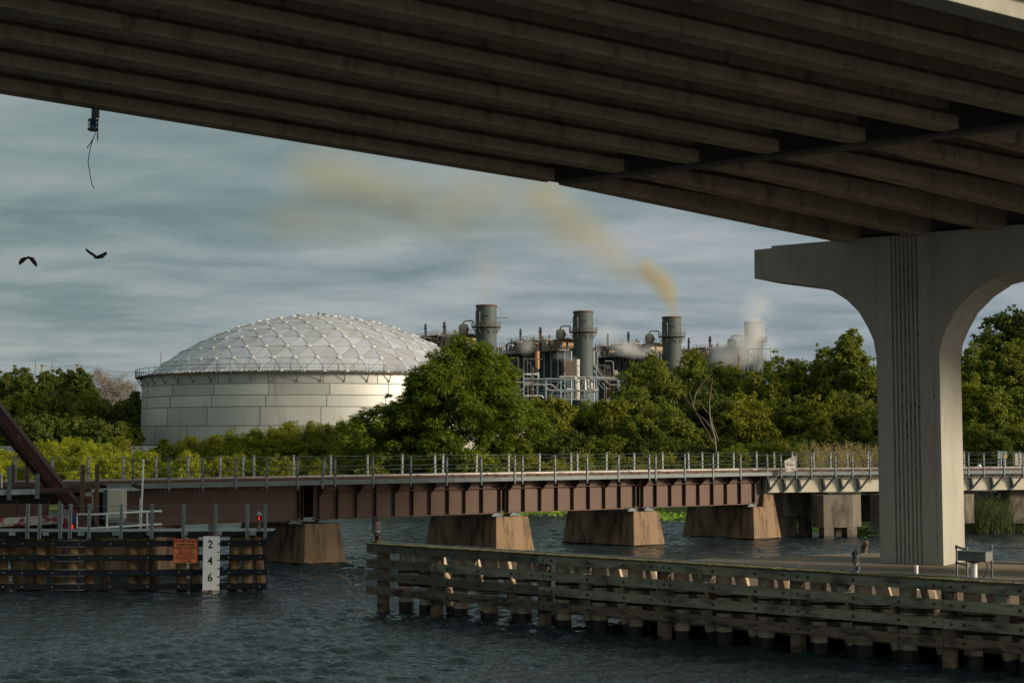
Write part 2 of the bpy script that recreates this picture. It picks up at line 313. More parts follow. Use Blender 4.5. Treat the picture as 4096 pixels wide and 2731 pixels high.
def water():
    m,nt,p=NT('river water'); N=nt.nodes.new; L=nt.links.new
    p.inputs['Base Color'].default_value=(.018,.029,.034,1); p.inputs['Roughness'].default_value=.05; p.inputs['IOR'].default_value=1.42
    g=N('ShaderNodeNewGeometry')
    def noise(sc,st,rot,det,ro=.55):
        mp=N('ShaderNodeMapping'); mp.inputs['Scale'].default_value=st; mp.inputs['Rotation'].default_value=(0,0,R(rot)); L(g.outputs['Position'],mp.inputs[0])
        n=N('ShaderNodeTexNoise'); n.inputs['Scale'].default_value=sc; n.inputs['Detail'].default_value=det; n.inputs['Roughness'].default_value=ro; L(mp.outputs[0],n.inputs[0]); return n.outputs[0]
    ad=N('ShaderNodeMath'); ad.operation='MULTIPLY_ADD'; L(noise(2.6,(.7,1.2,1),10,3),ad.inputs[0]); ad.inputs[1].default_value=1.; L(noise(8.,(.8,1.1,1),-14,2),ad.inputs[2])
    bm=N('ShaderNodeBump'); bm.inputs['Strength'].default_value=1.; bm.inputs['Distance'].default_value=.055; L(ad.outputs[0],bm.inputs['Height']); L(bm.outputs[0],p.inputs['Normal'])
    # wind chop as real waves, finer near by, coarser far off
    ys=[14.]; 
    while ys[-1]<119: ys.append(ys[-1]+max(.045,.0018*ys[-1]))
    ys=np.array(ys); nx=820; u=np.linspace(-1,1,nx); hw=np.interp(ys,[14,40,119],[14,24,60])
    X=u[None,:]*hw[:,None]; Y=np.repeat(ys[:,None],nx,1); Hh=np.zeros_like(X); gr=np.random.default_rng(4)
    for k in range(64):
        lam=.21*(1.6/.21)**gr.random(); th=R(90+8)+gr.normal()*.42; kx,ky=math.cos(th)*2*math.pi/lam,math.sin(th)*2*math.pi/lam; amp=.0095*(lam/.8)**.72; ph=gr.random()*6.28
        fade=np.clip((lam/(3.2*np.maximum(.045,.0018*Y)))-.4,0,1); Hh+=amp*fade*np.sin(kx*X+ky*Y+ph+.5*np.sin(.6*X+.35*Y+ph))
    env=.72+.55*np.sin(.11*X+.7)*np.sin(.16*Y+.4)+.25*np.sin(.31*X-.23*Y); Hh*=np.clip(env,.3,1.4)
    ed=np.minimum(1,np.minimum((1-np.abs(u))[None,:]*30,np.minimum((Y-14)/2,(119-Y)/2))); Hh=Hh*ed-.10*(1-np.clip(ed,0,1))
    n=len(ys); v=np.stack([X,Y,Hh],2).reshape(-1,3).astype(np.float32)
    a=(np.arange(n-1)[:,None]*nx+np.arange(nx-1)[None,:]).ravel(); f=np.stack([a,a+1,a+1+nx,a+nx],1).astype(np.int32)
    # skip nothing: one sheet, and the still outer river as a ring round it
    me=bpy.data.meshes.new('river_water'); me.vertices.add(len(v)); me.vertices.foreach_set('co',v.ravel()); me.loops.add(4*len(f)); me.loops.foreach_set('vertex_index',f.ravel()); me.polygons.add(len(f)); me.polygons.foreach_set('loop_start',np.arange(0,4*len(f),4,dtype=np.int32)); me.polygons.foreach_set('loop_total',np.full(len(f),4,dtype=np.int32)); me.polygons.foreach_set('use_smooth',np.ones(len(f),dtype=bool)); me.update(); me.materials.append(m)
    o=bpy.data.objects.new('river_water',me); C.objects.link(o); tag(o,kind='structure')
    b=MB(); b.add([(-4000,-600,-.1),(4000,-600,-.1),(4000,150,-.1),(-4000,150,-.1)],[(0,1,2,3)]); o=b.build('outer_water',m,loc=(0,0,-.1)); tag(o,kind='structure')
water()
# ---------------------------------------------------------------- highway bridge
SG=2.478; UA,GA=125.4,65.; U=az(UA); G=az(GA,-.07); GL=az(GA+90)   # along the skewed joint, along the girders, sideways towards us
H1=Vector((.533*SG,17.37*SG,CAMH+3.175*SG)); LH=10.67; HA=.42; DEP=1.55
def highway():
    hb=empty('highway_bridge',H1,'concrete highway bridge of parallel girders crossing overhead','bridge')
    def prof(P,L0,drop=0.,wid=.58,fl=.32):
        # bulb section at girder line point P; lateral 0 = near face of bottom flange
        def q(l,z): return P+GL*l+Z*z
        return [q(0,-drop),q(0,fl),q(-.19,fl+.16),q(-.19,DEP-.22),q(.12,DEP-.1),q(.12,DEP),q(-wid-.12,DEP),q(-wid-.12,DEP-.1),q(-wid+.19,DEP-.22),q(-wid+.19,fl+.16),q(-wid,fl),q(-wid,-drop)]
    def loft(b,secs):
        n=len(secs[0]); vs=[p for s in secs for p in s]
        b.add(vs,[(i*n+k,(i+1)*n+k,(i+1)*n+(k+1)%n,i*n+(k+1)%n) for i in range(len(secs)-1) for k in range(n)])
        b.add(secs[0],[tuple(range(n))]); b.add(secs[-1],[tuple(range(n-1,-1,-1))])
    for i in range(9):
        P=H1+U*(SG*i); gm=M['pier_conc'] if i==8 else M['girder_conc']
        b=MB(); loft(b,[prof(P-G*t,0) for t in (.03,12,24,36,62)]); b.build('girder',gm,hb,bevel=.02)
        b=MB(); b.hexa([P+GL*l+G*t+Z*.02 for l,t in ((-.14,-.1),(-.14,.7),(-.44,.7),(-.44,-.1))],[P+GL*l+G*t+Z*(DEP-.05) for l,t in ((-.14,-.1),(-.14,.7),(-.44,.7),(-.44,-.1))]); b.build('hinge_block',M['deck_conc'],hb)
        b=MB(); secs=[prof(P+G*t,0,HA*(t/LH)**1.0) for t in (.42,3.5,7,LH,LH+1.2)]+[prof(P+G*(LH+1.2+t),0,HA*(1-t/LH)) for t in (3.5,7,LH,22)]
        secs[-1]=prof(P+G*(LH+23),0,0); loft(b,secs); b.build('haunched_girder',gm,hb,bevel=.02)
    # diaphragm at the joint and over the pier
    b=MB()
    for k in range(8):
        a=H1+U*(SG*k)-GL*.3+G*.35; c=H1+U*(SG*(k+1))-GL*.3+G*.35
        b.hexa([a-G*.13,c-G*.13,c+G*.13,a+G*.13],[x+Z*(DEP-.03) for x in (a-G*.13,c-G*.13,c+G*.13,a+G*.13)])
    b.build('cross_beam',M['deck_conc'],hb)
    b=MB(); a=H1+U*-.1+G*.35+Z*-.09; c=H1+U*(SG*8+.2)+G*.35+Z*-.09
    b.hexa([a-G*.15,c-G*.15,c+G*.15,a+G*.15],[x+Z*.1 for x in (a-G*.15,c-G*.15,c+G*.15,a+G*.15)]); b.build('joint_angle',M['deck_conc'],hb)
    b=MB()
    for k in range(8):
        a=H1+U*(SG*k)-GL*.25+G*(LH+.9)-Z*(HA-.2); c=H1+U*(SG*(k+1))-GL*.25+G*(LH+.9)-Z*(HA-.2)
        b.hexa([a-G*.15,c-G*.15,c+G*.15,a+G*.15],[x+Z*(DEP+HA-.25) for x in (a-G*.15,c-G*.15,c+G*.15,a+G*.15)])
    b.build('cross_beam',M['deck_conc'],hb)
    # deck slab: lateral extents
    r=ray(3900,41.5); l=17.0
    # lateral of the near parapet foot: solve ray against the deck soffit plane
    n=G.cross(GL).normalized(); Pd=H1+Z*(DEP+.02); hit=O+r*(n.dot(Pd-O)/n.dot(r)); l=8*SG*math.sin(R(UA-GA))+1.0
    b=MB()
    def q(t,la,z): return H1+G*t+GL*la+Z*z
    b.hexa([q(-62,-1.3,DEP+.005),q(34,-1.3,DEP+.005),q(34,l,DEP+.005),q(-62,l,DEP+.005)],[q(-62,-1.3,DEP+.24),q(34,-1.3,DEP+.24),q(34,l,DEP+.24),q(-62,l,DEP+.24)])
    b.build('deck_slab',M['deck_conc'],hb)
    for la,nm in ((l+.003,1),(-1.3,0)):
        b=MB(); e=1 if nm else -1
        # New-Jersey outer face
        pts=[(0,-.03),(e*.05,-.03),(e*.05,.32),(e*.02,.36),(e*.02,1.05),(-e*.22,1.05),(-e*.3,.35),(-e*.4,.24),(0,.245)]
        A=[q(-62,la+x,DEP+z) for x,z in pts]; B=[q(34,la+x,DEP+z) for x,z in pts]; m=len(pts)
        b.add(A,[tuple(range(m))]); b.add(B,[tuple(range(m-1,-1,-1))]); b.add(A+B,[(i,i+m,(i+1)%m+m,(i+1)%m) for i in range(m)])
        b.build('parapet',M['parapet'],hb)
    return hb,l
HB,LPAR=highway()
# hammerhead pier of the highway bridge
U2=az(126.); V2=az(36.); PC=onz(3521,2248,1.63)
def pier():
    def pl(x,y):
        p=onvp(x,y,PC,U2); return ((p-PC).dot(U2),p.z)
    left=[pl(3017,999.5),pl(3086,993),pl(3086,981),pl(3435,954)]
    ztop=left[3][1]; left[2]=(left[2][0],ztop-.01); 
    dn=[pl(*p) for p in ((3018,1114),(3150,1131),(3272,1147),(3334,1166),(3390,1202),(3436,1248),(3471,1309),(3494,1360),(3505.6,1426),(3509,1500))]
    t0=0.; base=1.45
    tR=pl(3774.7,2267)[0]
    ar=[pl(*p) for p in ((3760,1421),(3767,1360),(3788,1309),(3829,1233),(3895,1166),(3971,1115),(4096,1082))]
    ar=[(t,z) for t,z in ar]; ar[0]=(tR,ar[0][1]); ar=[(max(t,tR+.001*i),z) for i,(t,z) in enumerate(ar)]
    tc=7.05; ztopa=ar[-1][1]+.25
    half=[(left[0][0],left[0][1]),(left[1][0],left[0][1]+.01),(left[1][0],ztop)]
    under=[(t,z) for t,z in dn]; under[-1]=(0.,under[-1][1])
    outline=[]  # clockwise from the top left, closed over both columns
    top=half+[(2*tc-t,z) for t,z in reversed(half)]
    rightdown=[(2*tc-t,z) for t,z in under]
    outline=top+rightdown+[(2*tc,base),(2*tc-tR,base)]+[(2*tc-t,z) for t,z in ar]+[(tc,ztopa)]+[(t,z) for t,z in reversed(ar)]+[(tR,base),(0,base)]+list(reversed(under))
    def P(t,z,back=0): return PC+U2*t+Z*(z-PC.z)+V2*back
    pr=empty('bridge_pier',PC,'pale arched concrete pier with dark vertical grooves standing on the slab','bridge pier')
    TH=2.1; g0=.055
    b=MB(); b.prism([P(t,z,g0) for t,z in outline],V2*(TH-g0))
    def clip(poly,t,keep_less):
        out=[]
        for i in range(len(poly)):
            a=poly[i];c=poly[(i+1)%len(poly)]; ia=(a[0]<=t)==keep_less; ic=(c[0]<=t)==keep_less
            if ia: out.append(a)
            if ia!=ic:
                k=(t-a[0])/(c[0]-a[0]); out.append((t,a[1]+k*(c[1]-a[1])))
        return out
    gx=[pl(x,1900)[0] for x in (3578,3612,3646,3680)]; gs=[]
    n=7; t1=pl(3577,1900)[0]; t2=pl(3686,1900)[0]; st=(t2-t1)/(n-.45); gs=[(t1+i*st,t1+i*st+st*.52) for i in range(n)]
    cols=gs+[(2*tc-c,2*tc-a) for a,c in reversed(gs)]
    cut=[-1e3]; 
    poly=outline; bands=[]; lo=None
    for a,c in cols: bands.append((lo,a)); lo=c
    bands.append((lo,None))
    for a,c in bands:
        p=outline
        if a is not None: p=clip(p,a,False)
        if c is not None: p=clip(p,c,True)
        b.prism([P(t,z,0) for t,z in p],V2*(g0+.001))
    b.build('pier_body',M['pier_conc'],pr)
    for a,c in cols:
        b=MB(); b.add([P(a,base+.3,g0-.006),P(c,base+.3,g0-.006),P(c,ztop-.02,g0-.006),P(a,ztop-.02,g0-.006)],[(0,1,2,3)]); b.build('groove_strip',M['groove'],pr)
    for t_ in (pl(3512,1900)[0]+.02,pl(3742,1900)[0]):
        b=MB(); b.add([P(t_,base+.4,-.003),P(t_+.03,base+.4,-.003),P(t_+.03,ztop-.1,-.003),P(t_,ztop-.1,-.003)],[(0,1,2,3)]); b.build('form_joint',M['joint'],pr)
    rr_=random.Random(8)
    b=MB()
    for _ in range(90):
        t_=rr_.choice((.1,1.05,1.5,1.75,2.6,4.2,-.9,-1.8))+rr_.gauss(0,.06); z_=rr_.uniform(2.5,ztop-.3)
        if -.2<t_<tR or z_>ztop-1.1: w_=rr_.uniform(.008,.03); b.add([P(t_,z_,-.002),P(t_+w_,z_+w_*.3,-.002),P(t_+w_*.8,z_+w_*1.5,-.002),P(t_-w_*.2,z_+w_,-.002)],[(0,1,2,3)])
    b.build('pockmarks',M['pock'],pr)
    # bearing blocks
    for i in range(9):
        c=H1+U*(SG*i)+G*(LH+.7)-GL*.29; zb=c.z-HA-.02; bb=MB(); bb.box((c.x,c.y,(zb+ztop)/2+.002),.5,.6,max(.06,zb-ztop),GL)
        if zb-ztop>.03: bb.build('bearing_block',M['deck_conc'],pr)
    return pr,ztop
PIER,ZT=pier()
print('cap top',ZT,'girder seat',(H1+G*LH).z-HA,'parapet lateral',LPAR)
# slab the pier stands on
def slab():
    z=1.63; b=MB()
    P=[onz(2830,2232,z),onz(3100,2226,z),onz(3300,2216,z),onz(3510,2210,z),onz(3870,2238,z),onz(4300,2252,z),Vector((24,30,z)),Vector((12.8,35.4,z))]
    q=fend_line()
    a=q(2750)[0]; P=P[:-2]
    # near side follows the fender 1.1 m behind it
    d=FD; n=Vector((-d.y,d.x,0)); 
    if n.y<0: n=-n
    P+= [FA+d*26+n*1.0, FA+d*7.5+n*1.0]
    P=[Vector((p.x,p.y,z)) for p in P]
    b.prism([p for p in P],Vector((0,0,-1.25)))
    o=b.build('pier_slab',M['slab'],loc=P[0],bevel=.04)
    o.rotation_euler=(0,0,0)
    tag(o,'low flat concrete slab under the highway pier behind the timber fender','slab')
FA=onz(1464,2173,2.23); FB=onz(4096,2337,2.23); FD=(FB-FA); FD.z=0; FD.normalize()
def fend_line():
    def f(x,y=2400): 
        p=onvp(x,y,FA,FD); return ((p-FA).dot(FD),p)
    return f
slab()
# ---------------------------------------------------------------- timber fender on the right
FN=Vector((FD.y,-FD.x,0))
if FN.y>0: FN=-FN      # towards us
def fs(x,y=2400): return (onvp(x,y,FA,FD)-FA).dot(FD)
def fp(s,back,z): return Vector((FA.x,FA.y,0))+FD*s-FN*back+Z*z
rnd=random.Random(11)
def right_fender():
    r=empty('timber_fender',fp(0,0,0),'long weathered timber fender of four bolted plank rows in front of the slab','fender')
    J=[0,fs(1718),fs(2148),fs(2628.6),fs(3159.7),fs(3767.7),fs(4300)+1.5]
    tops=[2.20,1.725,1.27,.825]
    pl=[1560,1642,1777,1899,2033,2190,2335,2480,2665,2835,3005,3215,3395,3575,3835,4060,4290]
    for lv,zt in enumerate(tops):
        for k in range(len(J)-1):
            b=MB(); a,c=J[k]+(.0 if k==0 else .006),J[k+1]-.006; dz=rnd.uniform(-.012,.012); dz2=rnd.uniform(-.012,.012)
            jit=rnd.uniform(0,.03)
            n=10; 
            for i in range(1): 
                p0,p1=fp(a,.0+jit,zt-.125+dz),fp(c,jit,zt-.125+dz2); b.bar(p0-FN*.07,p1-FN*.07,.14,.25)
            b.cur=1
            for x in pl:
                s=fs(x)+.12
                if a+.1<s<c-.1:
                    p=fp(s,-.0+jit,zt-.125+(dz+dz2)/2); b.tube([p,p+FN*.012],.042,10,smooth=False); b.tube([p+FN*.012,p+FN*.04],.024,6,smooth=False)
            for s in (a+.22,c-.2):
                p=fp(s,jit,zt-.12+dz); b.tube([p,p+FN*.012],.036,10,smooth=False)
            mt=['dark_plank','dark_plank','dark_plank','brown_plank'][lv] if k==0 else ['dark_plank','green_plank','dark_plank','brown_plank'][lv] if k==1 else ['green_plank','green_plank','green_plank','brown_plank'][lv]
            b.build('plank',[M[mt],M['rust_dark']],r,bevel=.018)
    # walkway boards on top
    b=MB(); s=0
    while s<J[-1]:
        w=.215 if s>J[1] else .3; z=2.205
        p=fp(s+w/2,.26+rnd.uniform(-.02,.02),z+.025+rnd.uniform(-.004,.004)); b.box(p,w-.025,.58,.045,FD); s+=w
    b.build('deck_boards',M['moss'],r,bevel=.008)
    b=MB(); b.bar(fp(0,.46,2.09),fp(J[-1],.46,2.09),.1,.2); b.build('back_beam',M['dark_plank'],r)
    b=MB(); pts=[fp(.5+i*1.,.48,2.262+.006*math.sin(i*2.1)) for i in range(int(J[-1]))]; b.tube(pts,.024,8)
    for i in range(0,len(pts),3): b.tube([pts[i]-FD*.06,pts[i]+FD*.06],.034,8)
    b.build('conduit',M['galv'],r)
    # square posts at the plank joints, short blocks between
    for x in (1506,1722,2151,2632,3166,3775):
        b=MB(); s=fs(x)+.02; b.box(fp(s,.14+.17,.55),.3,.32,3.1,FD); o=b.build('post',M['brown_plank'] ,r,bevel=.02)
    for x,l in ((1866,(0,1)),(2321,(0,1)),(2808,(0,)),(3359,(0,)),(3994,(0,1)),(3640,(2,))):
        for k in l:
            b=MB(); z0=tops[k]-.25; z1=tops[k+1]; b.box(fp(fs(x),.28,(z0+z1)/2),.26,.26,z0-z1-.01,FD); b.build('spacer_block',M['green_plank'],r)
    # piles: a plumb one and a raker behind it, lashed with cable
    for i,x in enumerate(pl):
        s=fs(x)+.1; q=empty('pile_pair',fp(s,.7,0)); q.parent=None
        b=MB(); b.tube([fp(s,.68,-2.),fp(s,.68,.32),fp(s,.68,2.12)],[.235,.235,.225],8,smooth=False); o=b.build('pile',M['pile_conc'],r)
        bpy.data.objects.remove(q)
        b=MB(); b.tube([fp(s,.68,-2.0),fp(s,.68,.24+.12*rnd.random())],[.245,.243],8,smooth=False); b.build('growth',M['waterline'],o)
        side=.47; lean=.62
        b=MB(); b.tube([fp(s+side+lean*1.3,1.05,-1.5),fp(s+side,.74,2.0)],[.20,.19],8,smooth=False); o=b.build('raker_pile',M['pile_conc'],r)
        k=.25; b=MB(); t1=(.3+1.5)/3.5; e0=fp(s+side+lean*1.3,1.05,-1.5); e1=fp(s+side,.74,2.0); b.tube([e0,e0.lerp(e1,t1)],[.206,.204],8,smooth=False); b.build('growth',M['waterline'],o)
        b=MB()
        for z in (1.36,1.32,.93,.97,.89):
            lx=side+lean*(2.-z)/3.5*1.3+.2; zz=z+rnd.uniform(-.015,.015)
            L=[fp(s-.24,.60,zz),fp(s-.12,.43,zz),fp(s+.1,.43,zz),fp(s+lx-.1,.64,zz+.02),fp(s+lx+.02,.9,zz+.03),fp(s+lx-.15,1.2,zz),fp(s-.1,.95,zz),fp(s-.24,.60,zz)]
            b.tube(L,.02,6)
        b.build('cable_lashing',M['black'],r)
right_fender()
def lantern(name,loc,s,label,lens,cap,body,kind):
    r=empty(name,loc,label,'lantern'); L=Vector(loc)
    b=MB()
    if kind=='cage':
        b.box(L+Z*.03*s,.26*s,.2*s,.06*s,FD); b.tube([L+Z*.05*s,L+Z*.36*s],.05*s,8); b.box(L+Z*.2*s+FD*.13*s,.12*s,.1*s,.2*s,FD); b.tube([L+Vector((-.03,-.02,.3))*s,L+Vector((-.16,-.02,.26))*s,L+Vector((-.18,-.02,.12))*s,L+Vector((-.12,-.02,.02))*s],.014*s,6)
        b.lathe(L,[(.05*s,.34*s),(.1*s,.37*s),(.1*s,.41*s),(.05*s,.42*s)],12)
        b.build('stand',body,r)
        b=MB(); b.lathe(L,[(.17*s,.44*s),(.18*s,.44*s),(.18*s,.48*s),(.15*s,.48*s)],20); b.lathe(L,[(.16*s,.80*s),(.18*s,.80*s),(.18*s,.83*s),(.16*s,.83*s)],20)
        for k in range(14):
            a=k*2*math.pi/14
            for sg in (-1,1):
                pts=[L+Vector((.165*s*math.cos(a+sg*t*1.1),.165*s*math.sin(a+sg*t*1.1),(.47+t*.34)*s)) for t in (0,.25,.5,.75,1)]; b.tube(pts,.006*s,4,False)
        b.build('wire_cage',M['galv_dark'],r)
        b=MB(); b.lathe(L,[(.13*s,.45*s),(.13*s,.82*s)],16); b.build('lens',lens,r)
        b=MB(); b.lathe(L,[(.19*s,.83*s),(.20*s,.86*s),(.14*s,.95*s),(.06*s,1.02*s),(.045*s,1.05*s),(.03*s,1.08*s),(.0,1.1*s)],16)
        for k in range(10):
            a=k*2*math.pi/10; b.tube([L+Vector((.19*s*math.cos(a),.19*s*math.sin(a),.86*s)),L+Vector((.13*s*math.cos(a),.13*s*math.sin(a),.97*s)),L+Vector((0,0,1.06*s))],.012*s,4,False)
        b.build('cap',cap,r)
    else:
        b.box(L+Z*.04*s,.26*s,.22*s,.08*s); b.lathe(L,[(.09*s,.08*s),(.05*s,.14*s),(.045*s,.34*s),(.12*s,.38*s),(.13*s,.46*s),(.10*s,.47*s)],14); b.build('stand',body,r)
        b=MB(); b.lathe(L,[(.145*s,.47*s),(.15*s,.49*s),(.15*s,.50*s),(.135*s,.51*s),(.135*s,.74*s),(.15*s,.76*s),(.14*s,.77*s)],20); b.build('lens_housing',M['redglass'],r)
        b=MB(); b.box(L+Vector((.01,-.139,.625))*s,.07*s,.012*s,.2*s); b.build('lamp',M['red_on'],r)
        b=MB(); b.lathe(L,[(.16*s,.77*s),(.165*s,.79*s),(.06*s,.95*s),(.012*s,.98*s),(.01*s,1.04*s),(0,1.05*s)],20); b.build('cap',cap,r)
    return r
lantern('lantern',fp(fs(1482),.25,2.25),.83,'dark caged red lantern on the river end of the timber fender',M['redglass'],M['black'],M['rust_dark'],'cage')
lantern('lantern',fp(fs(3405),.3,2.25),.53,'caged lantern with black domed cap on the fender in front of the concrete pier',M['rust_dark'],M['black'],M['galv_dark'],'cage')
# things on and behind the fender, right
def right_bits():
    p=onY(3896,2250,35.9); x,y=p.x,p.y; ztop=p.z
    r=empty('meter_box_post',(x,y,0),'grey meter box on a thick white post at the right end of the fender','box on post')
    b=MB(); b.tube([(x,y,-1),(x,y,ztop)],.077,16); b.build('post',M['white'],r)
    b=MB(); b.lathe((x,y,0),[(.06,ztop),(.16,ztop+.02),(.16,ztop+.06)],12); b.build('bracket',M['black'],r)
    b=MB(); d=(FD*.9+Vector((.1,.3,0))).normalized(); b.box((x+.03,y,ztop+.17),.72,.5,.23,FD); b.build('box',M['box_grey'],r,bevel=.012)
    b=MB(); b.box((x+.03,y,ztop+.292),.75,.53,.012,FD); b.build('lid',M['galv_dark'],r)
    b=MB(); q=Vector((x+.28,y-.1,ztop+.05)); b.tube([q,q+Vector((.02,0,-.15)),q+Vector((-.02,0,-.3)),q+Vector((-.13,0,-.5)),q+Vector((-.17,0,-.75))],.017,8); b.build('cable',M['black'],r)
    def rail(xs,xe,Y,label,posts):
        a=onY(xs,2195,Y); z0=1.63; zt=onY(xs,2186,Y).z; e=onY(xe,2200,Y-.7)
        r=empty('pipe_railing',(a.x,a.y,z0),label,'railing')
        A=Vector((a.x,a.y,0));B=Vector((e.x,e.y,0))
        for t in posts:
            q=A.lerp(B,t); b=MB(); b.tube([q+Z*z0,q+Z*zt],.028,10); b.build('post',M['galv_dark'],r)
        b=MB(); b.tube([A+Z*zt,B+Z*(zt-.02)],.03,10); b.tube([A+Z*(zt-.43),B+Z*(zt-.45)],.03,10)
        for t in posts:
            for zz in (zt,zt-.43): q=A.lerp(B,t); b.tube([q+Z*(zz-.05),q+Z*(zz+.045)],.042,10)
        b.build('rail',M['galv_dark'],r)
    rail(3826,3867,39.5,'short grey pipe railing at the foot of the pier beside the meter box',(0,1))
    rail(3966,4330,39.5,'long grey pipe railing running off past the meter box',(0,.5,1))
    p=onY(3665,2262,39); r=empty('pipe_stub',(p.x,p.y,1.6)); tag(r,'short white upright pipe behind the fender near the pier','pipe')
    b=MB(); b.tube([(p.x,p.y,1.55),(p.x,p.y,p.z)],.052,14); b.tube([(p.x,p.y,p.z-.002),(p.x,p.y,p.z+.02)],.056,14); b.build('pipe',M['white'],r)
    p=onz(3455,2212,0); p=onY(3455,2210,62)
    b=MB(); t=onY(3464,2160,62); b.tube([(p.x-.05,62,-1.),(p.x,62,t.z-.5),(t.x,62,t.z-.06),(t.x+.02,62,t.z)],[.16,.15,.13,.07],9,smooth=False); o=b.build('broken_pile',M['brown_plank'],loc=(p.x,62,0)); tag(o,'broken rotten timber pile sticking out of the water left of the pier','pile')
    # thin drain pipe seen under the fender
right_bits()
# ---------------------------------------------------------------- black fender on the left with its walkway
def left_fender():
    K=onz(281,2163,1.91); E=onz(1069,2160.7,1.91); A=onY(-260,2162,53.6); A.z=1.91
    K.z=E.z=A.z=0
    d1=(E-K).normalized(); d0=(K-A).normalized(); n1=Vector((d1.y,-d1.x,0)); n0=Vector((d0.y,-d0.x,0))
    r=empty('black_fender',K,'black plank fender carrying the warning sign and gauge board in front of the movable bridge','fender')
    for zt in (1.91,1.385,.835,.32):
        for a,c,n,j in ((A,K,n0,()),(K,E,n1,((K+d1*2.45,)))):
            segs=[(a,c)]
            if a is K: m=a.lerp(c,.345); segs=[(a+d1*.0,m-d1*.008),(m+d1*.008,c)]
            for p,q in segs:
                b=MB(); b.bar(p-n*.1+Z*(zt-.105),q-n*.1+Z*(zt-.105),.2,.21)
                L=(q-p).length; dd=(q-p).normalized(); b.cur=1; s=.35
                while s<L-.1:
                    pp=p+dd*s+Z*(zt-.1); b.tube([pp,pp+n*.02],.025,8,smooth=False); s+=1.15 if int(s*10)%2 else .7
                b.build('plank',[M['black_plank'],M['galv']],r,bevel=.012)
        # galvanised corner plates at the bend
        b=MB()
        for dz in (.008,-.218):
            b.hexa([K-d0*.32+Z*(zt+dz)+n0*.01,K+Z*(zt+dz)+n1*.01,K+Z*(zt+dz)-n1*.12,K-d0*.32+Z*(zt+dz)-n0*.12],[x+Z*.012 for x in (K-d0*.75+Z*(zt+dz)+n0*.01,K+Z*(zt+dz)+n1*.01,K+Z*(zt+dz)-n1*.12,K-d0*.32+Z*(zt+dz)-n0*.12)])
            b.hexa([K+Z*(zt+dz)+n1*.01,K+d1*.55+Z*(zt+dz)+n1*.01,K+d1*.55+Z*(zt+dz)-n1*.12,K+Z*(zt+dz)-n1*.12],[x+Z*.012 for x in (K+Z*(zt+dz)+n1*.01,K+d1*.55+Z*(zt+dz)+n1*.01,K+d1*.55+Z*(zt+dz)-n1*.12,K+Z*(zt+dz)-n1*.12)])
        b.build('corner_plate',M['galv'],r)
    # top beam and walkway
    E2=E+d1*.16
    for a,c,n in ((A,K,n0),(K,E2,n1)):
        b=MB(); b.bar(a-n*.12+Z*2.145,c-n*.12+Z*2.145,.22,.2); b.build('top_beam',M['black_plank'],r,bevel=.01)
        b=MB(); b.bar(a-n*.55+Z*2.27,c-n*.55+Z*2.27,1.14,.045); b.build('grating',M['galv'],r)
        b=MB(); L=(c-a).length; s=.4; dd=(c-a).normalized()
        while s<L: b.box(a+dd*s+n*.002+Z*2.18,.24,.015,.14,dd); s+=1.27
        b.build('clip_plate',M['galv'],r)
    b=MB(); b.bar(K-n1*.95+Z*2.15,E2-n1*.95+Z*2.15,.2,.2); b.build('back_beam',M['black_plank'],r)
    # piles in clusters
    def pile(x,lean=0.,back=.45,rad=.19,m='pile_timber',zt=2.03,dy=.5):
        top=onvp(x,2200,K+(-n1)*back,d1 if x>281 else d0); top.z=zt; bot=Vector((top.x+lean,top.y+dy,-1.5))
        b=MB(); b.tube([bot,bot.lerp(top,.5),top],[rad*1.12,rad*1.05,rad],10,smooth=False); o=b.build('pile',M[m],r)
        t=(.15+rnd.random()*.12+1.5)/(zt+1.5); b=MB(); b.tube([bot,bot.lerp(top,t)],[rad*1.15,rad*1.1],10,smooth=False); b.build('growth',M['waterline'],o)
    for x,l,bk in ((-40,-.2,.5),(8,0,.45),(40,.6,.9),(124,0,.7),(160,0,.42),(192,.75,.9),(298,-.35,.42),(345,.12,.5),(388,.5,1.),(527,0,.45),(570,.05,.5),(590,.3,1.),(722,0,.45),(772,.12,.6),(940,-.25,.45),(985,0,.45),(1022,.3,.7)):
        pile(x,l,bk)
    b=MB()
    for x,w in ((527,.55),(747,.95),(985,1.2)):
        c=onvp(x,2200,K-n1*.5,d1); c.z=0
        for z in (.60,):
            b.tube([c+d1*(-w/2-.1)+Z*z-n1*.1,c+d1*(-w/2)+Z*z+n1*.22,c+d1*(w/2)+Z*(z+.03)+n1*.22,c+d1*(w/2+.12)+Z*(z+.05)-n1*.1,c+Z*z-n1*.4,c+d1*(-w/2-.1)+Z*z-n1*.1],.028,6)
    b.build('cable_lashing',M['black'],r)
    # fence on its front edge
    f=empty('cable_fence',K+Z*2,'galvanised post and wire fence on the black fender walkway','fence')
    xs=[115,163,247,284,360,488,610,737,865,991,1063]
    tops=[]
    for x in xs:
        p=onvp(x,2016,K+n1*.02 if x>=281 else K+n0*.02,d1 if x>=281 else d0); zt=3.29; 
        p.z=0; n=n1 if x>=281 else n0; d=d1 if x>=281 else d0
        b=MB(); c=p+n*.05; b.bar(c+Z*2.0,c+Z*zt+d*rnd.uniform(-.02,.02),.11,.012,n); 
        for sg in (-1,1): b.bar(c+d*(sg*.05)+n*.03+Z*2.,c+d*(sg*.05)+n*.03+Z*zt,.012,.07,n)
        b.cur=1
        for z in (2.06,2.18,2.75,3.2): b.tube([c+n*.01+Z*z,c+n*.03+Z*z],.018,6,smooth=False)
        b.build('post',[M['galv'],M['rust_dark']],f); tops.append(c)
    for z in (3.22,2.76):
        b=MB()
        for a,c in zip(tops,tops[1:]): b.tube([a+Z*z,a.lerp(c,.5)+Z*(z-.015),c+Z*z],.0085,4,False)
        b.build('wire',M['galv_dark'],f)
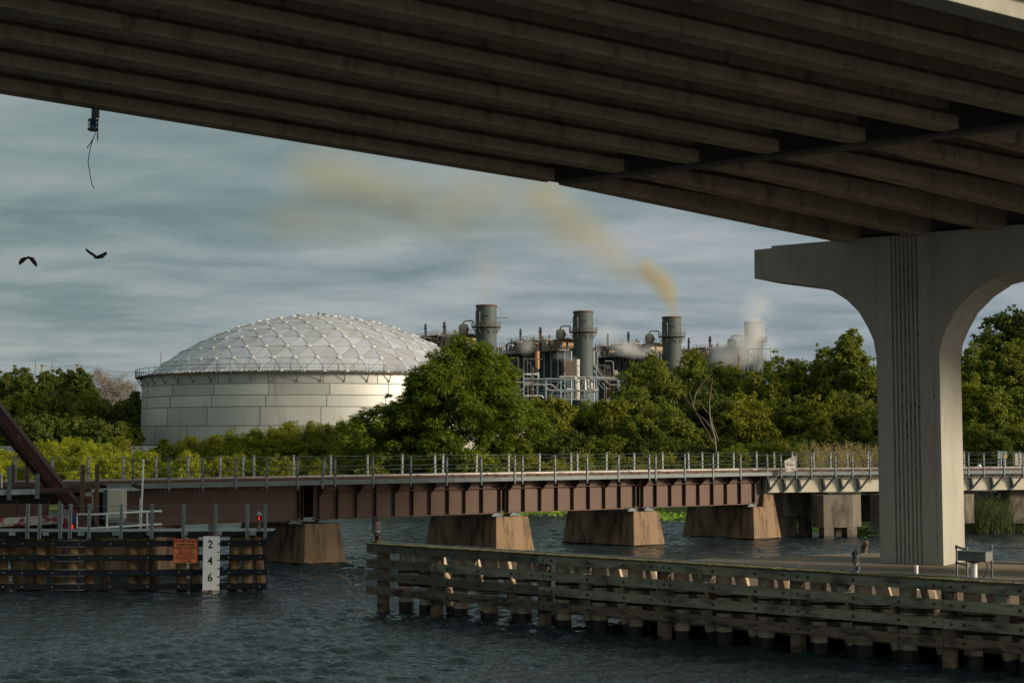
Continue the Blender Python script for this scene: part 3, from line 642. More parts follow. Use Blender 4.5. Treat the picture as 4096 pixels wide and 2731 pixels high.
    # second fence line on the back edge, one post seen
    p=onvp(237,2016,K-n0*.9,d0); p.z=0; b=MB(); b.bar(p+Z*2.1,p+Z*3.35,.09,.05); o=b.build('fence_post',M['galv_dark'],loc=p+Z*2.1); tag(o,'single dull grey post behind the wire fence of the black fender','post')
    return K,E,d1,n1,d0,n0
FK,FE,fd1,fn1,fd0,fn0=left_fender()
def text_part(s,size,loc,rot,name,mat,parent,bold=.0,sx=1.,align='CENTER'):
    cu=bpy.data.curves.new(name,'FONT'); cu.body=s; cu.size=size; cu.align_x=align; cu.align_y='CENTER'; cu.extrude=.003; cu.offset=bold
    t=bpy.data.objects.new('tmp',cu); C.objects.link(t); bpy.context.view_layer.update()
    me=bpy.data.meshes.new_from_object(t.evaluated_get(bpy.context.evaluated_depsgraph_get())); bpy.data.objects.remove(t)
    me.materials.clear(); me.materials.append(mat)
    o=bpy.data.objects.new(name,me); C.objects.link(o); o.parent=parent; o.location=Vector(loc)-rootloc(parent); o.rotation_euler=rot; o.scale=(sx,1,1); return o
def signs():
    rz=math.atan2(fd1.y,fd1.x); rot=(R(90),0,rz); P0=FK+fn1*.12
    def at(x,y): return onvp(x,y,P0,fd1)
    a=at(694.5,2153.7); c=at(790,2251); w=(c-a).dot(fd1); h=a.z-c.z; ctr=(a+c)/2
    r=empty('warning_sign',ctr,'orange rectangular warning sign with black lettering on the black fender','sign')
    def rr(cx,cz,w,h,rad,off):
        pts=[]
        for sx,sz,a0 in ((1,1,0),(-1,1,90),(-1,-1,180),(1,-1,270)):
            for k in range(5):
                t=R(a0+k*22.5); pts.append(ctr+fd1*(cx+sx*(w/2-rad)+rad*math.cos(t))+Z*(cz+sz*(h/2-rad)+rad*math.sin(t))+fn1*off)
        return pts
    b=MB(); b.prism(rr(0,0,w,h,.05,.0),-fn1*.01); b.build('panel',M['orange'],r)
    b=MB(); o=rr(0,0,w-.03,h-.03,.045,.003); i=rr(0,0,w-.055,h-.055,.035,.003); n=len(o); b.add(o+i,[(k,(k+1)%n,(k+1)%n+n,k+n) for k in range(n)]); b.build('border',M['ink'],r)
    # lines: text, relative y (0 top..1), size
    for s,y,sz,bold,sx in (('WARNING',.105,.135,.001,1.25),('SUBMARINE',.245,.105,.001,1.18),('CABLE CROSSING',.365,.10,.001,.98),('CALL TOLL FREE',.465,.072,.0,1.1),('(800) 327-9000',.55,.072,.0,1.1),('BEFORE DREDGING',.635,.072,.0,1.1),('OR EXCAVATING',.72,.072,.0,1.1),('THIS IS MARKER POST',.815,.068,.0,1.05),('FL 901 000',.915,.075,.001,1.25)):
        text_part(s,sz*1.05,ctr+Z*(h/2-y*h)+fn1*.006,rot,'lettering',M['ink'],r,bold,sx)
    b=MB(); b.bar(ctr-fd1*(w/2-.04)+Z*(h/2-.77*h)+fn1*.005,ctr+fd1*(w/2-.04)+Z*(h/2-.77*h)+fn1*.005,.004,.006); b.build('rule_line',M['ink'],r)
    # clearance gauge board
    a=at(814.7,2143); c=at(878,2376); w=(c-a).dot(fd1); zt=a.z; zb=-.3; ctr=Vector(((a.x+c.x)/2,(a.y+c.y)/2,0))
    r2=empty('gauge_board',ctr,'tall white water clearance board numbered two to eight standing in the water','gauge board')
    P=ctr+fn1*.1
    b=MB(); b.box(P+Z*((zt+zb)/2),w,.05,zt-zb,fd1); b.build('panel',M['gauge'],r2,bevel=.01)
    ft=.3048; z2=onvp(845,2177,P,fd1).z
    F_=P+fn1*.03
    for k,s in enumerate('2468'):
        text_part(s,.41,F_-fd1*.03+Z*(z2-k*2*ft),rot,'numeral',M['ink'],r2,.008,.92)
    zt0=onvp(870,2173.5,P,fd1).z
    b=MB()
    for k in range(7): b.box(F_+fd1*(w/2-.035)+Z*(zt0-k*ft),.07,.006,.045,fd1)
    for z in (zt0+.07,zt0-.02,zt0-.55,zt0-.62,zt0-1.2,zt0-1.7):
        for sg in (-1,1): b.box(F_+fd1*(sg*(w/2-.03))+Z*z,.012,.006,.014,fd1)
    b.build('tick',M['ink'],r2)
    b=MB(); b.box(P+fn1*.002+Z*.06,w+.004,.055,.09,fd1); b.build('stain_band',pm('brown scum line',(.20,.14,.07),(.36,.28,.17),6,.9),r2)
    # small box and lamp above the gauge
    p=onvp(846,2107,P0-fn1*.2,fd1); r3=empty('junction_box',p-Z*.35,'small grey junction box on legs above the gauge board','junction box')
    b=MB(); b.box(p,.22,.14,.25,fd1); b.build('box',M['box_grey'],r3,bevel=.01)
    b=MB()
    for sx in (-.06,0,.06): b.tube([p+fd1*sx-Z*.12,p+fd1*sx-Z*.3],.014,6)
    b.build('leg',M['galv_dark'],r3)
    p=onvp(842,2137,P0-fn1*.02,fd1); b=MB(); b.box(p,.2,.16,.12,fd1); b.bar(p-fd1*.12+Z*.03,p+fd1*.14+Z*.09,.2,.02); o=b.build('flood_lamp',M['rust_dark'],loc=p); tag(o,'small dark lamp fixture at the top edge of the gauge board','lamp')
    p=onvp(1036,2123,P0-fn1*.45,fd1); p.z=2.3
    lantern('lantern',p,.68,'lit red lantern with pointed grey cap at the end of the black fender',M['red_on'],M['galv'],M['box_grey'],'lit')
signs()
# ---------------------------------------------------------------- railway bridge
TA=math.degrees(math.atan2(.8207,.5717)); TD=az(TA); TN=az(TA+90)       # along the track, towards us
def pier_corner(x,y): return onz(x,y,0)
PIERC=[onz(1216,2260,0),onz(1984,2222,0),onz(2536,2186,0),onz(3017,2159,0)]
P1,P4=PIERC[0],PIERC[3]; PIERC[1]=P1+(P4-P1)*(( (PIERC[1]-P1).dot(P4-P1))/((P4-P1).length_squared))
PIERC[1]=onvp(1984,2222,P1,P4-P1); PIERC[1].z=0
TD=(P4-P1).normalized(); TN=Vector((TD.y,-TD.x,0))
PA=az(57.); PB=az(-52.)          # pier's short and long sides
def railpier(C0,label,upstand=False,L=4.7,Wd=2.1):
    r=empty('concrete_pier',C0,label,'pier','concrete piers under the railway girders')
    def fr(z,ins): return [C0+PA*ins+PB*ins+Z*z,C0+PA*(Wd-ins)+PB*ins+Z*z,C0+PA*(Wd-ins)+PB*(L-ins)+Z*z,C0+PA*ins+PB*(L-ins)+Z*z]
    b=MB(); b.hexa(fr(.06,0),fr(1.83,.2)); o=b.build('pier_body',M['rpier'],r,bevel=.03)
    b=MB(); b.hexa(fr(-1,.35),fr(.07,.3)); b.build('footing',M['waterline'],r)
    if upstand:
        b=MB(); q=lambda a,c,z: C0+PA*a+PB*c+Z*z
        b.hexa([q(Wd-1.15,.2,1.82),q(Wd-.2,.2,1.82),q(Wd-.2,L-.2,1.82),q(Wd-1.15,L-.2,1.82)],[q(Wd-.95,.3,2.62),q(Wd-.28,.3,2.62),q(Wd-.28,L-.3,2.62),q(Wd-.95,L-.3,2.62)]); b.build('upstand',M['rpier'],r,bevel=.03)
    return r
railpier(PIERC[0],'first brown concrete pier from the left, beside the black fender')
railpier(PIERC[1],'second brown concrete pier, rising behind the left end of the timber fender',Wd=2.3)
railpier(PIERC[2],'third brown concrete pier with pale scratch on its lit end')
railpier(PIERC[3],'last brown concrete pier with a raised step at its right end',True)
BACKP=onz(395,2345,0)
def backpier():
    # battered base of the movable span seen behind the left piles
    c=onY(632,2320,60.5); c.z=0; r=empty('pivot_pier',c,'wide brown concrete pier behind the piles of the black fender','pier')
    b=MB(); a=onY(330,2300,58.5); a.z=0; e=a-Vector((4.,0,0))+Vector((0,3,0))
    b.hexa([e,c,c+Vector((.3,3.5,0)),e+Vector((.3,4,0))],[e+Vector((0,.2,1.98)),c+Vector((-.12,.2,1.98)),c+Vector((.2,3.3,1.98)),e+Vector((.3,3.8,1.98))]); b.build('pier_body',M['rpier'],r,bevel=.03)
backpier()
GF=P1-TN*.42                      # girder face line
def gs(x,y=2000,off=0.): return (onvp(x,y,GF+TN*off,TD)-GF).dot(TD)
def gp(s,off,z): return Vector((GF.x,GF.y,0))+TD*s+TN*off+Z*z
ZG=2.0; ZTOP=3.60; ZDK=3.78
BR=empty('railway_bridge',gp(0,0,2),'brown steel plate girder railway bridge with a galvanised walkway on concrete piers','railway bridge')
def span(x0,x1,stiff,plain=False,nm='girder_span'):
    s0,s1=gs(x0),gs(x1)
    b=MB(); b.bar(gp(s0,0,(ZG+ZTOP)/2),gp(s1,0,(ZG+ZTOP)/2),.04,ZTOP-ZG-.06); 
    b.bar(gp(s0,-.0,ZG+.02),gp(s1,-.0,ZG+.02),.44,.035); b.bar(gp(s0,0,ZTOP-.02),gp(s1,0,ZTOP-.02),.44,.035)
    o=b.build(nm,M['rust_girder'],BR)
    b=MB(); b.bar(gp(s0,-2.2,(ZG+ZTOP)/2),gp(s1,-2.2,(ZG+ZTOP)/2),.04,ZTOP-ZG-.06); b.bar(gp(s0,-2.2,ZG+.02),gp(s1,-2.2,ZG+.02),.4,.035); b.build('far_girder',M['rust_dark'],BR)
    if not plain:
        b=MB(); b.tube([gp(s0+.2,.2,3.24),gp(s1-.2,.2,3.24)],.022,6); b.build('service_pipe',M['rust_girder'],o)
        for k,x in enumerate(stiff):
            s=gs(x); b=MB(); b.box(gp(s,.10,(ZG+ZTOP)/2),.035,.19,ZTOP-ZG-.07,TD); b.build('stiffener',M['rust_dark'] if k%2 else M['rust_girder'],o)
            if k%2==0:
                b=MB(); p=gp(s+.02,0,0); b.prism([p+TN*.0+Z*3.58,p+TN*.62+Z*3.58,p+TN*.62+Z*3.47,p+TN*.0+Z*2.98],TD*.05); b.build('bracket',M['rust_dark'],o)
    else:
        b=MB()
        for x in (592,604,826,838,1046,1058):
            s=gs(x)
            for k in range(14): q=gp(s,.022,ZG+.12+k*.11); b.box(q,.022,.02,.022,TD)
        b.build('rivets',M['rust_dark'],o)
        for x in (1192,1206): 
            s=gs(x); b=MB(); b.box(gp(s,.1,(ZG+ZTOP)/2),.035,.18,ZTOP-ZG-.07,TD); b.build('stiffener',M['rust_dark'],o)
    for s in (s0+.45,s1-.45):
        b=MB(); b.box(gp(s,.03,ZG-.03),.5,.4,.06,TD); b.box(gp(s,.03,ZG-.10),.62,.52,.06,TD)
        for dx in (-.18,.18): b.tube([gp(s+dx,.24,ZG-.08),gp(s+dx,.24,ZG+.12)],.03,6)
        b.build('bearing',M['galv_dark'],BR)
span(420,1207,[],True)
span(1253,2006,[1272,1345,1422,1498,1573,1646,1717,1788,1855,1924,1996])
span(2018,2543,[2027,2091,2157.6,2223,2287,2350.7,2413.4,2474,2535])
span(2557,3018,[2566,2618,2677.6,2733.8,2790,2845,2900,2955,3012])
# curve of the track: straight to the last pier, then bending away to the right
S4=gs(3040)
TD2=az(TA+19); TN2=az(TA+109)
def tp(s,off,z):
    if s<=S4: return gp(s,off,z)
    return gp(S4,off,z)+ (TD2*(s-S4))+ (TN2-TN)*off*.0
def tr(xa,off,z,sa=None): pass
def track_line(b_fn,s0,s1,off,z,w,h,step=None):
    pts=[s0]+[S4]*(s0<S4<s1)+[s1]
    b=MB()
    for a,c in zip(pts,pts[1:]): b.bar(tp(a,off,z),tp(c,off,z),w,h)
    return b
SL,SR=gs(-60),S4+55
WO=.95        # walkway edge in front of the girder face
for nm,off,z,w,h,mt,a,c in (('edge_channel',WO,3.70,.06,.17,'channel',gs(395),SR),('walkway_grating',WO-.32,3.79,.62,.03,'channel',gs(395),SR),('rail',-.25,3.86,.075,.15,'rail',SL,SR),('rail_head',-.25,3.95,.07,.03,'railhead',SL,SR),('guard_timber',.12,3.80,.2,.16,'rail',SL,SR),('deck_timbers',-1.15,3.69,2.9,.2,'tie',SL,SR),('rail',-1.7,3.86,.075,.15,'rail',SL,SR),('rail_head',-1.7,3.95,.07,.03,'railhead',SL,SR),('far_channel',-2.85,3.72,.06,.2,'channel',SL,SR)):
    track_line(None,a,c,off,z,w,h).build(nm,M[mt],BR)
# dangling clamps under the walkway at the left span
for x in (520,665,800,932,1055,1190):
    s=gs(x,1960,WO); b=MB(); b.box(gp(s,WO-.1,3.5),.22,.2,.2,TD); b.box(gp(s-.18,WO-.1,3.5),.18,.16,.08,TD); b.build('clamp',M['rust_dark'],BR)
# concrete spans beyond the last pier
b=MB()
for z0,z1,off,w in ((2.62,3.38,0.,.5),(3.38,3.6,.08,.66)):
    b.bar(tp(S4+.25,off,(z0+z1)/2),tp(SR,off,(z0+z1)/2),w,z1-z0-.002)
b.build('concrete_beam',M['parapet'],BR,bevel=.02)
b=MB(); b.bar(tp(S4+.25,-2.3,3.1),tp(SR,-2.3,3.1),.5,.95); b.build('far_concrete_beam',M['block'],BR)
b=MB(); b.bar(tp(S4-.62,-.55,2.72),tp(S4+.2,-.55,2.72),.9,1.6); b.build('abutment_block',M['block'],BR)  # darker concrete than the pier, painting in the shadow of the recess
for x in (3075,3138.6,3199,3295,3365.5,3435.6,3887,3969,4048,3560,3640,3720,3800):
    a=onvp(x,1950,tp(S4,.36,0),TD2); a.z=0
    b=MB(); b.bar(a+Z*2.66,a+Z*3.62,.14,.12,TD2); q=a+TD2*.46; b.bar(a+Z*2.72+TN2*.02,q+Z*3.56+TN2*.55,.09,.09,TD2); b.build('walkway_bracket',M['galv_dark'],BR)
# fences along the walkways
def fence(name,xs,off,zb,zt,label,zs,w,mat,lean={}):
    f=empty(name,gp(0,off,zb),label,'fence'); pts=[]
    for x in xs:
        if x<3060: p=onvp(x,1850,GF+TN*off,TD); d=TD;n=TN
        else: p=onvp(x,1850,tp(S4,off,0),TD2); d=TD2;n=TN2
        p.z=0; k=lean.get(x,rnd.uniform(-.025,.025)); top=p+d*k+Z*(zt+rnd.uniform(-.015,.015))
        ww=w*(1.5 if x in lean else 1)
        b=MB(); b.bar(p+Z*zb,top,ww,.012,n); b.bar(p+Z*zb-d*ww*.45-n*.04,top-d*ww*.45-n*.04,.012,.08,n); b.bar(p+Z*zb+d*ww*.45-n*.04,top+d*ww*.45-n*.04,.012,.08,n)
        b.cur=1
        for z in zs: b.box(p+d*(k*(z-zb)/(zt-zb))+n*.02+Z*z,.05,.04,.05,d)
        b.build('post',[M[mat],M['rust_dark']],f); pts.append((p,d))
    for z in zs[:3]:
        b=MB()
        for (a,_),(c,_) in zip(pts,pts[1:]): b.tube([a+Z*z,a.lerp(c,.5)+Z*(z-rnd.uniform(.01,.05)),c+Z*z],.0075,4,False)
        b.build('wire',M['galv_dark'],f)
    return f
near=[533,678,813,944,1068,1192,1291,1343,1494,1645,1789,1927,2060,2091,2222.6,2350,2476,2598,2624,2740,2854,2963,3071,3125,3185,3246,3343,3411,3481,3560,3640,3720,3800,3875,3936,4016.6,4093]
far=[62,210,356,493,627,754,882.5,974,1018,1175,1324.5,1472,1610,1742,1772.6,1907,2036,2159,2285,2311,2427,2538,2652,2756,2810,2872,2935,3028,3098.6,3170,3257,3324,3391,3473,3560,3660,3770,3858,3994,4080]
fence('near_walkway_fence',near,WO+.06,3.44,4.84,'wire fence of dull grey posts on the near edge of the railway bridge',[4.76,4.3,4.1,3.5],.075,'galv_dark',{1291:.12})
fence('far_walkway_fence',far,-2.8,3.75,4.92,'wire fence of pale galvanised posts on the far edge of the railway bridge',[4.86,4.4,4.2],.10,'pale_post')
# trestle bents of the concrete part
def bent(x0,x1,label,corners,zb=.62,zt=2.47,piles=(),cap=True,dd=0.):
    c=onvp(x0,2000,tp(S4,.9-dd,0),TD2); c.z=0
    r=empty('trestle_bent',c,label,'trestle bent','concrete trestle bents right of the last brown pier')
    pts=[]
    for x,bk in corners:
        p=onvp(x,2040,tp(S4,.9-dd-bk,0),TD2); p.z=zb; pts.append(p)
    b=MB(); b.prism(pts,Z*(zt-zb)); b.build('end_block',M['block'],r,bevel=.03)
    cen=sum(pts,Vector())/len(pts)
    w=(pts[1]-pts[2]).length if len(pts)>3 else 2
    b=MB(); a=cen-TN2*.6; a.z=(zb+zt)/2+.02; e=a-TN2*4.6; b.bar(a-TD2*.6,e-TD2*.6,1.3,zt-zb-.3,Z); b.build('cap_beam',M['block'],r)
    if cap:
        b=MB(); b.box(Vector((cen.x,cen.y,zt+.1))-TN2*.9-TD2*.9,1.2,.9,.24,TD2); b.build('bearing_seat',M['block'],r,bevel=.02)
    for x,bk in piles:
        p=onvp(x,2120,tp(S4,.6-dd-bk,0),TD2); b=MB(); b.box(Vector((p.x,p.y,zb/2-.5)),.62,.62,zb+1.-.01,TD2); o=b.build('pile',M['block'],r)
        b=MB(); b.box(Vector((p.x,p.y,-.4)),.64,.64,1.0+.15,TD2); b.build('growth',M['waterline'],o)
bent(3294,3444,'octagonal concrete trestle block on square piles left of the highway pier',[(3244,.8),(3294,0),(3413,0),(3444,.7),(3444,1.8),(3250,1.8)],piles=[(3306,.0),(3398,0.),(3352,1.5)])
bent(3560,3700,'trestle block half hidden behind the left edge of the highway pier',[(3480,.8),(3530,0),(3650,0),(3680,.7),(3680,1.8),(3480,1.8)],piles=[(3560,0)])
bent(3720,3896,'trestle block showing just right of the highway pier',[(3690,.8),(3740,0),(3866,0),(3897,.35),(3897,1.8),(3690,1.8)],zt=2.42,zb=.72,piles=[(3800,.9)])
bent(4010,4200,'dark mossy trestle block at the right edge among reeds',[(3992,.7),(4040,0),(4160,0),(4200,.7),(4200,1.8),(3995,1.8)],zt=2.5,zb=.55,dd=1.8)
b=MB(); a=onvp(3113,2000,tp(S4,-2.0,0),TD2); c=onvp(3246,2000,tp(S4,-2.0,0),TD2); a.z=c.z=1.85; b.bar(a,c,1.2,1.35)
for x in (3130,3160,3220): p=onvp(x,2100,tp(S4,-1.9,0),TD2); b.box(Vector((p.x,p.y,.2)),.6,.6,2.2,TD2)
o=b.build('rear_bent',M['block'],loc=a); tag(o,'shadowed concrete bent just right of the last brown pier','trestle bent')
def railway_bits():
    a=onvp(3138,1833,tp(S4,.6,0),TD2); 
    P=[onY(x,y,80.5) for x,y in ((3138,1842),(3181,1822),(3184,1880),(3143,1893))]
    r=empty('leaning_sign',P[3],'white weathered sign board leaning against the walkway posts','sign')
    b=MB(); b.prism(P,Vector((0,.03,0))); b.build('panel',pm('faded sign face',(.62,.58,.52),(.70,.66,.6),3,.7,c3=(.30,.22,.17),s3=3.5,t3=(.50,.54),st3=(1.,1.,3.)),r)
    # two square signs and a box beyond the track, far right
    for x0,y0,x1,y1,Y,mt,lab,nm in ((3996,1804,4011,1832,92,'galv','grey back of a small sign beyond the track, with its twin','sign_post'),(4013,1804,4029,1832,92,'galv','grey and yellow small sign beside the grey sign back beyond the track','sign_post'),(4055,1812,4086,1861,90,'box_cream','pale upright equipment box on a post beyond the track at the right edge','equipment_box')):
        a=onY(x0,y0,Y); c=onY(x1,y1,Y); m=(a+c)/2; g=2.3
        r=empty(nm,(m.x,Y,g),lab,'sign' if nm=='sign_post' else 'box'); dp=.03 if nm=='sign_post' else .35
        b=MB(); b.box(m,c.x-a.x,dp,a.z-c.z); b.build('panel' if dp<.1 else 'cabinet',M[mt],r,bevel=.005 if dp<.1 else .02)
        if x0==4013: b=MB(); b.box(m+Vector((.02,-.018,-.1)),(c.x-a.x)*.8,.006,(a.z-c.z)*.45); b.build('yellow_patch',pm('yellow sheet',(.6,.4,.03)),r)
        b=MB(); b.tube([(m.x,Y+.05,g-.3),(m.x,Y+.05,c.z+.02)],.05,8); b.build('post',M['galv'],r)
railway_bits()
# ---------------------------------------------------------------- movable span and gear at the left
def movable():
    r=empty('movable_span',onY(200,2000,56)*1,'rusty movable railway span with a riveted diagonal brace and red and white lower beam','movable bridge')
    # diagonal box brace: lit face and shaded side set apart by colour
    Y0=56.
    def q(x,y,Y=Y0): return onY(x,y,Y)
    ua=q(-120,1467); ub=q(330,2034); la=q(-120,1554); lb=q(285,2034)
    d=Vector((0,.45,0))
    # web: channel: two flanges + recessed web, underside panel coloured dark for its shade
    dirv=(ub-ua).normalized(); nrm=Vector((dirv.z,0,-dirv.x)); 
    if nrm.z>0: nrm=-nrm
    top=ua; bot=ub; wid=.40
    b=MB(); b.bar(ua+nrm*.2+Vector((0,.06,0)),ub+nrm*.2+Vector((0,.06,0)),wid,.02,(0,1,0)) 
    b.build('brace_web',M['diag'],r)
    b=MB(); b.bar(ua,ub,.035,.50,(0,1,0)); b.bar(ua+nrm*wid,ub+nrm*wid-dirv*.1,.035,.42,(0,1,0)); b.bar(ua+nrm*.54+Vector((0,.3,0)),ub+nrm*.54+Vector((0,.3,0))-dirv*.5,.27,.02,(0,1,0)); b.bar(ua+nrm*.68+Vector((0,.32,0)),ub+nrm*.68+Vector((0,.32,0))-dirv*.5,.03,.4,(0,1,0)); b.build('brace_flange',M['rust_dark'],r)
    b=MB(); L=(ub-ua).length; s=.1
    while s<L:
        for k in (.035,wid-.035): b.box(ua+dirv*s+nrm*k+Vector((0,.04,0)),.03,.02,.03,dirv) 
        s+=.13
    b.build('rivets',M['diag'],r)
    # gusset and foot
    b=MB(); b.box(q(318,2050,56.4),.95,.03,1.3); b.build('gusset_plate',M['diag'],r)
    b=MB(); b.box(q(352,2010,57),.42,.04,1.1); b.build('gusset_plate',M['peel'],r); b=MB(); b.box(q(272,2068,56.2),.26,.3,.9); b.build('bearing_frame',M['peel'],r)
    # red and white lower beam
    a=q(-80,2092,56.); c=q(258,2076,57.2); b=MB(); b.bar(a,c,.25,.33); b.build('lower_beam',M['peel'],r,bevel=.01)
    a=q(-80,2045,57.5); c=q(195,2045,58.4); b=MB(); b.bar(a,c,.1,.62); b.build('inner_girder',M['rust_girder'],r)
    a=q(-80,1995,59.5); c=q(420,1985,61.5); b=MB(); b.bar(a,c,.1,.55); b.bar(q(-80,2120,60),q(420,2112,62),.3,1.0); b.build('dark_floor_beam',M['tie'],r)
    for x in (196,70): b=MB(); b.tube([q(x,2000,57.6),q(x-6,2076,57.4)],.03,6); b.build('hanger_rod',M['rust_dark'],r)
    # left walkway edge: channel in two lengths
    a=q(-80,1973,53.); c=q(141,1968,54.); b=MB(); b.bar(a,c,.06,.15); b.build('edge_channel',M['galv'],r)
    b=MB(); b.bar(a+Z*.09+Vector((0,.3,0)),c+Z*.09+Vector((0,.3,0)),.6,.02); b.build('walkway_grating',M['galv'],r)
    a=q(148,1970,54.5); c=q(372,1965,56); b=MB(); b.bar(a,c,.3,.035); b.bar(a+Z*.1+Vector((0,.1,0)),c+Z*.1+Vector((0,.1,0)),.1,.14); b.build('timber_edge',M['rust_dark'],r)
    a=q(366,1962,55.5); c=q(560,1954,57.3); b=MB(); b.bar(a,c,.06,.14); b.build('edge_channel',M['galv'],r)
    for x,y0,y1 in ((36,1865,1999),(148,1895,1993)):
        b=MB(); b.bar(q(x+2,y0,53.4),q(x,y1,53.4),.13,.1,(0,1,0)); b.build('post',M['galv_dark'],r)
    for x in (52,110):
        b=MB(); b.bar(q(x,1857,58.),q(x-1,1950,58.),.14,.12,(0,1,0)); b.build('rusty_post',M['rust_girder'],r)
    b=MB(); 
    for y in (1861,1911): b.tube([q(58,y,57.9),q(72,y+14,57.9),q(90,y+14,57.9),q(110,y-2,57.9)],.012,4)
    b.build('chain',M['galv_dark'],r)
    b=MB(); p=q(7,1898,57); b.tube([p,q(7,1952,57)],.03,8); b.lathe(p,[(.045,-.02),(.045,.04),(0,.06)],8); b.build('stanchion',M['alu'],r)
movable()
def left_gear():
    def q(x,y,Y): return onY(x,y,Y)
    # access ladder of two rusty channels
    Y=55.; r=empty('access_ladder',q(355,2125,Y),'tall rusty brown ladder standing on the black fender beside the cabinet','ladder')
    for x0,x1,y0 in ((332,327,1858),(390,384,1856)):
        b=MB(); b.bar(q(x0,y0,Y),q(x1,2125,Y),.15,.1,(0,1,0)); b.build('side_rail',M['rust_girder'],r)
    for y in (1995,2046,2071,2095,2124):
        b=MB(); b.tube([q(332,y,Y),q(386,y-1,Y)],.015,6); b.build('rung',M['rust_girder'],r)
    for x0,y0,x1,y1 in ((330,2072,350,2112),(380,2080,412,2126)):
        b=MB(); b.bar(q(x0,y0,Y-.1),q(x1,y1,Y-.4),.08,.05,(0,1,0)); b.build('brace',M['rust_girder'],r)
    # cabinet
    Y=55.6; r=empty('control_cabinet',q(460,2122,Y),'cream electrical cabinet on a pedestal behind the white railing','cabinet')
    a=q(430,1958,Y); c=q(489,2088,Y); b=MB(); m=(a+c)/2; w=c.x-a.x; b.box(m+Vector((0,.3,.06)),w,.6,a.z-c.z-.12); b.build('door',M['box_cream'],r,bevel=.01)
    b=MB(); pts=[q(411,1958,Y+.55),a,Vector((a.x,a.y,c.z+.12)),q(411,2079,Y+.55)]; 
    b.prism(pts,Vector((.05,.25,0))); b.build('side',M['galv_dark'],r)
    b=MB(); p=q(419,1974,Y+.2); b.box(p+Vector((0,-.05,0)),.06,.01,.08); b.build('badge',pm('blue badge',(.03,.09,.2)),r)
    b=MB(); b.box(Vector((m.x,m.y+.3,c.z+.06)),w,.55,.12); b.build('plinth',M['galv'],r)
    b=MB(); 
    for x in (450,466): b.tube([q(x,2090,Y+.2),q(x,2125,Y+.2)],.08 if x==466 else .02,8)
    b.build('pedestal',M['galv_dark'],r)
    for x,y in ((455,1963),(466,1963),(452,2071),(466,2071)): pass
    # conduit mast
    Y=56.; r=empty('conduit_mast',q(562,2123,Y),'thin tall conduit mast with a small lamp arm right of the cabinet','mast')
    b=MB(); b.tube([q(573.5,1843,Y),q(569,1960,Y),q(562,2123,Y)],.04,10); b.tube([q(561,1990,Y),q(557,2123,Y)],.02,8); b.build('mast_pipe',M['alu'],r)
    b=MB(); b.lathe(q(573.5,1843,Y),[(.055,-.02),(.055,.04),(0,.07)],10); b.build('cap',M['white'],r)
    b=MB(); b.bar(q(530,1938,Y),q(562,1950,Y),.16,.1,(0,1,0)); b.build('lamp_head',M['rust_dark'],r,bevel=.02)
    b=MB(); b.tube([q(560,1930,Y),q(572,1915,Y)],.02,6); b.build('lamp_arm',M['rust_dark'],r)
    # white tubular guard railing
    r=empty('guard_railing',q(310,2123,55.0),'white tubular guard railing on the black fender around the cabinet','railing')
    for y0,y1,y2 in ((2056,2050,2043),(2111,2104,2096)):
        b=MB(); b.tube([q(308,y0,54.9),q(378,y0+1,54.3),q(500,y1,54.4),q(647,y2,55.)],[.042]*4,10); b.build('rail',M['alu'],r)
    for x,y0,Y in ((309,2058,54.9),(428,2053,54.3),(589,2046,54.8)):
        b=MB(); b.tube([q(x,y0,Y),q(x,2126,Y)],.035,8); b.build('post',M['alu'],r)
    b=MB(); b.tube([q(495,2039,57.5),q(575,2043,57.5),q(645,2050,55.6)],.03,8); b.tube([q(495,2091,57.5),q(575,2094,57.5)],.025,8); b.build('rear_rail',M['galv'],r)
    # signal light with blue and red lenses on the bridge foot
    p=q(291,2090,55.3); r=empty('signal_light',p-Z*.5,'signal light with blue lens above a lit red lens below the diagonal brace','signal light')
    b=MB(); b.box(p+Z*.42,.28,.2,.12); b.box(p-Z*.36,.3,.25,.06); b.box(p+Z*.03,.26,.22,.05); b.tube([p-Z*.5,p-Z*.36],.05,8); b.tube([p+Vector((.12,0,-.36)),p+Vector((.12,0,.4))],.012,5); b.tube([p+Vector((-.12,0,-.36)),p+Vector((-.12,0,.4))],.012,5); b.build('frame',M['peel'],r)
    b=MB(); b.lathe(p,[(.10,.06),(.11,.2),(.10,.35)],14); b.build('lens',M['blueglass'],r)
    b=MB(); b.lathe(p,[(.09,-.33),(.10,-.16),(.09,0)],14); b.build('lens',M['redglass'],r); b=MB(); b.box(p+Vector((.02,-.10,-.17)),.06,.012,.2); b.build('lamp',M['red_on'],r)
    # lamp under the highway girder with dangling straps
    P=onvp(383,455,H1-GL*.3,G); Yl=P.y; s=Yl/F
    def g(x,y,dy=0.): return onY(x,y,Yl+dy)
    r=empty('bridge_lamp',P,'blue navigation lamp with dangling straps hanging under the outer highway girder','lamp')
    b=MB(); t=g(382,448); c=g(375,470); b.box((g(382,440)+g(382,468))/2,26*s,.15,34*s); b.box(c+Z*.0,16*s,.1,14*s); b.build('bracket',M['galv_dark'],r)
    b=MB(); cc=g(372,500); k=s; b.lathe(cc,[(20*k,22*k),(20*k,17*k),(15*k,17*k)],16); b.lathe(cc,[(14*k,-16*k),(22*k,-16*k),(22*k,-21*k),(16*k,-25*k),(8*k,-26*k)],16)
    for q_ in range(6): a=q_*math.pi/3+.3; b.tube([cc+Vector((18*k*math.cos(a),18*k*math.sin(a),-17*k)),cc+Vector((18*k*math.cos(a),18*k*math.sin(a),19*k))],1.6*k,5)
    b.build('housing',M['galv_dark'],r)
    b=MB(); b.lathe(cc,[(13*k,-15*k),(15*k,0),(13*k,17*k)],16); b.build('lens',M['blueglass'],r)
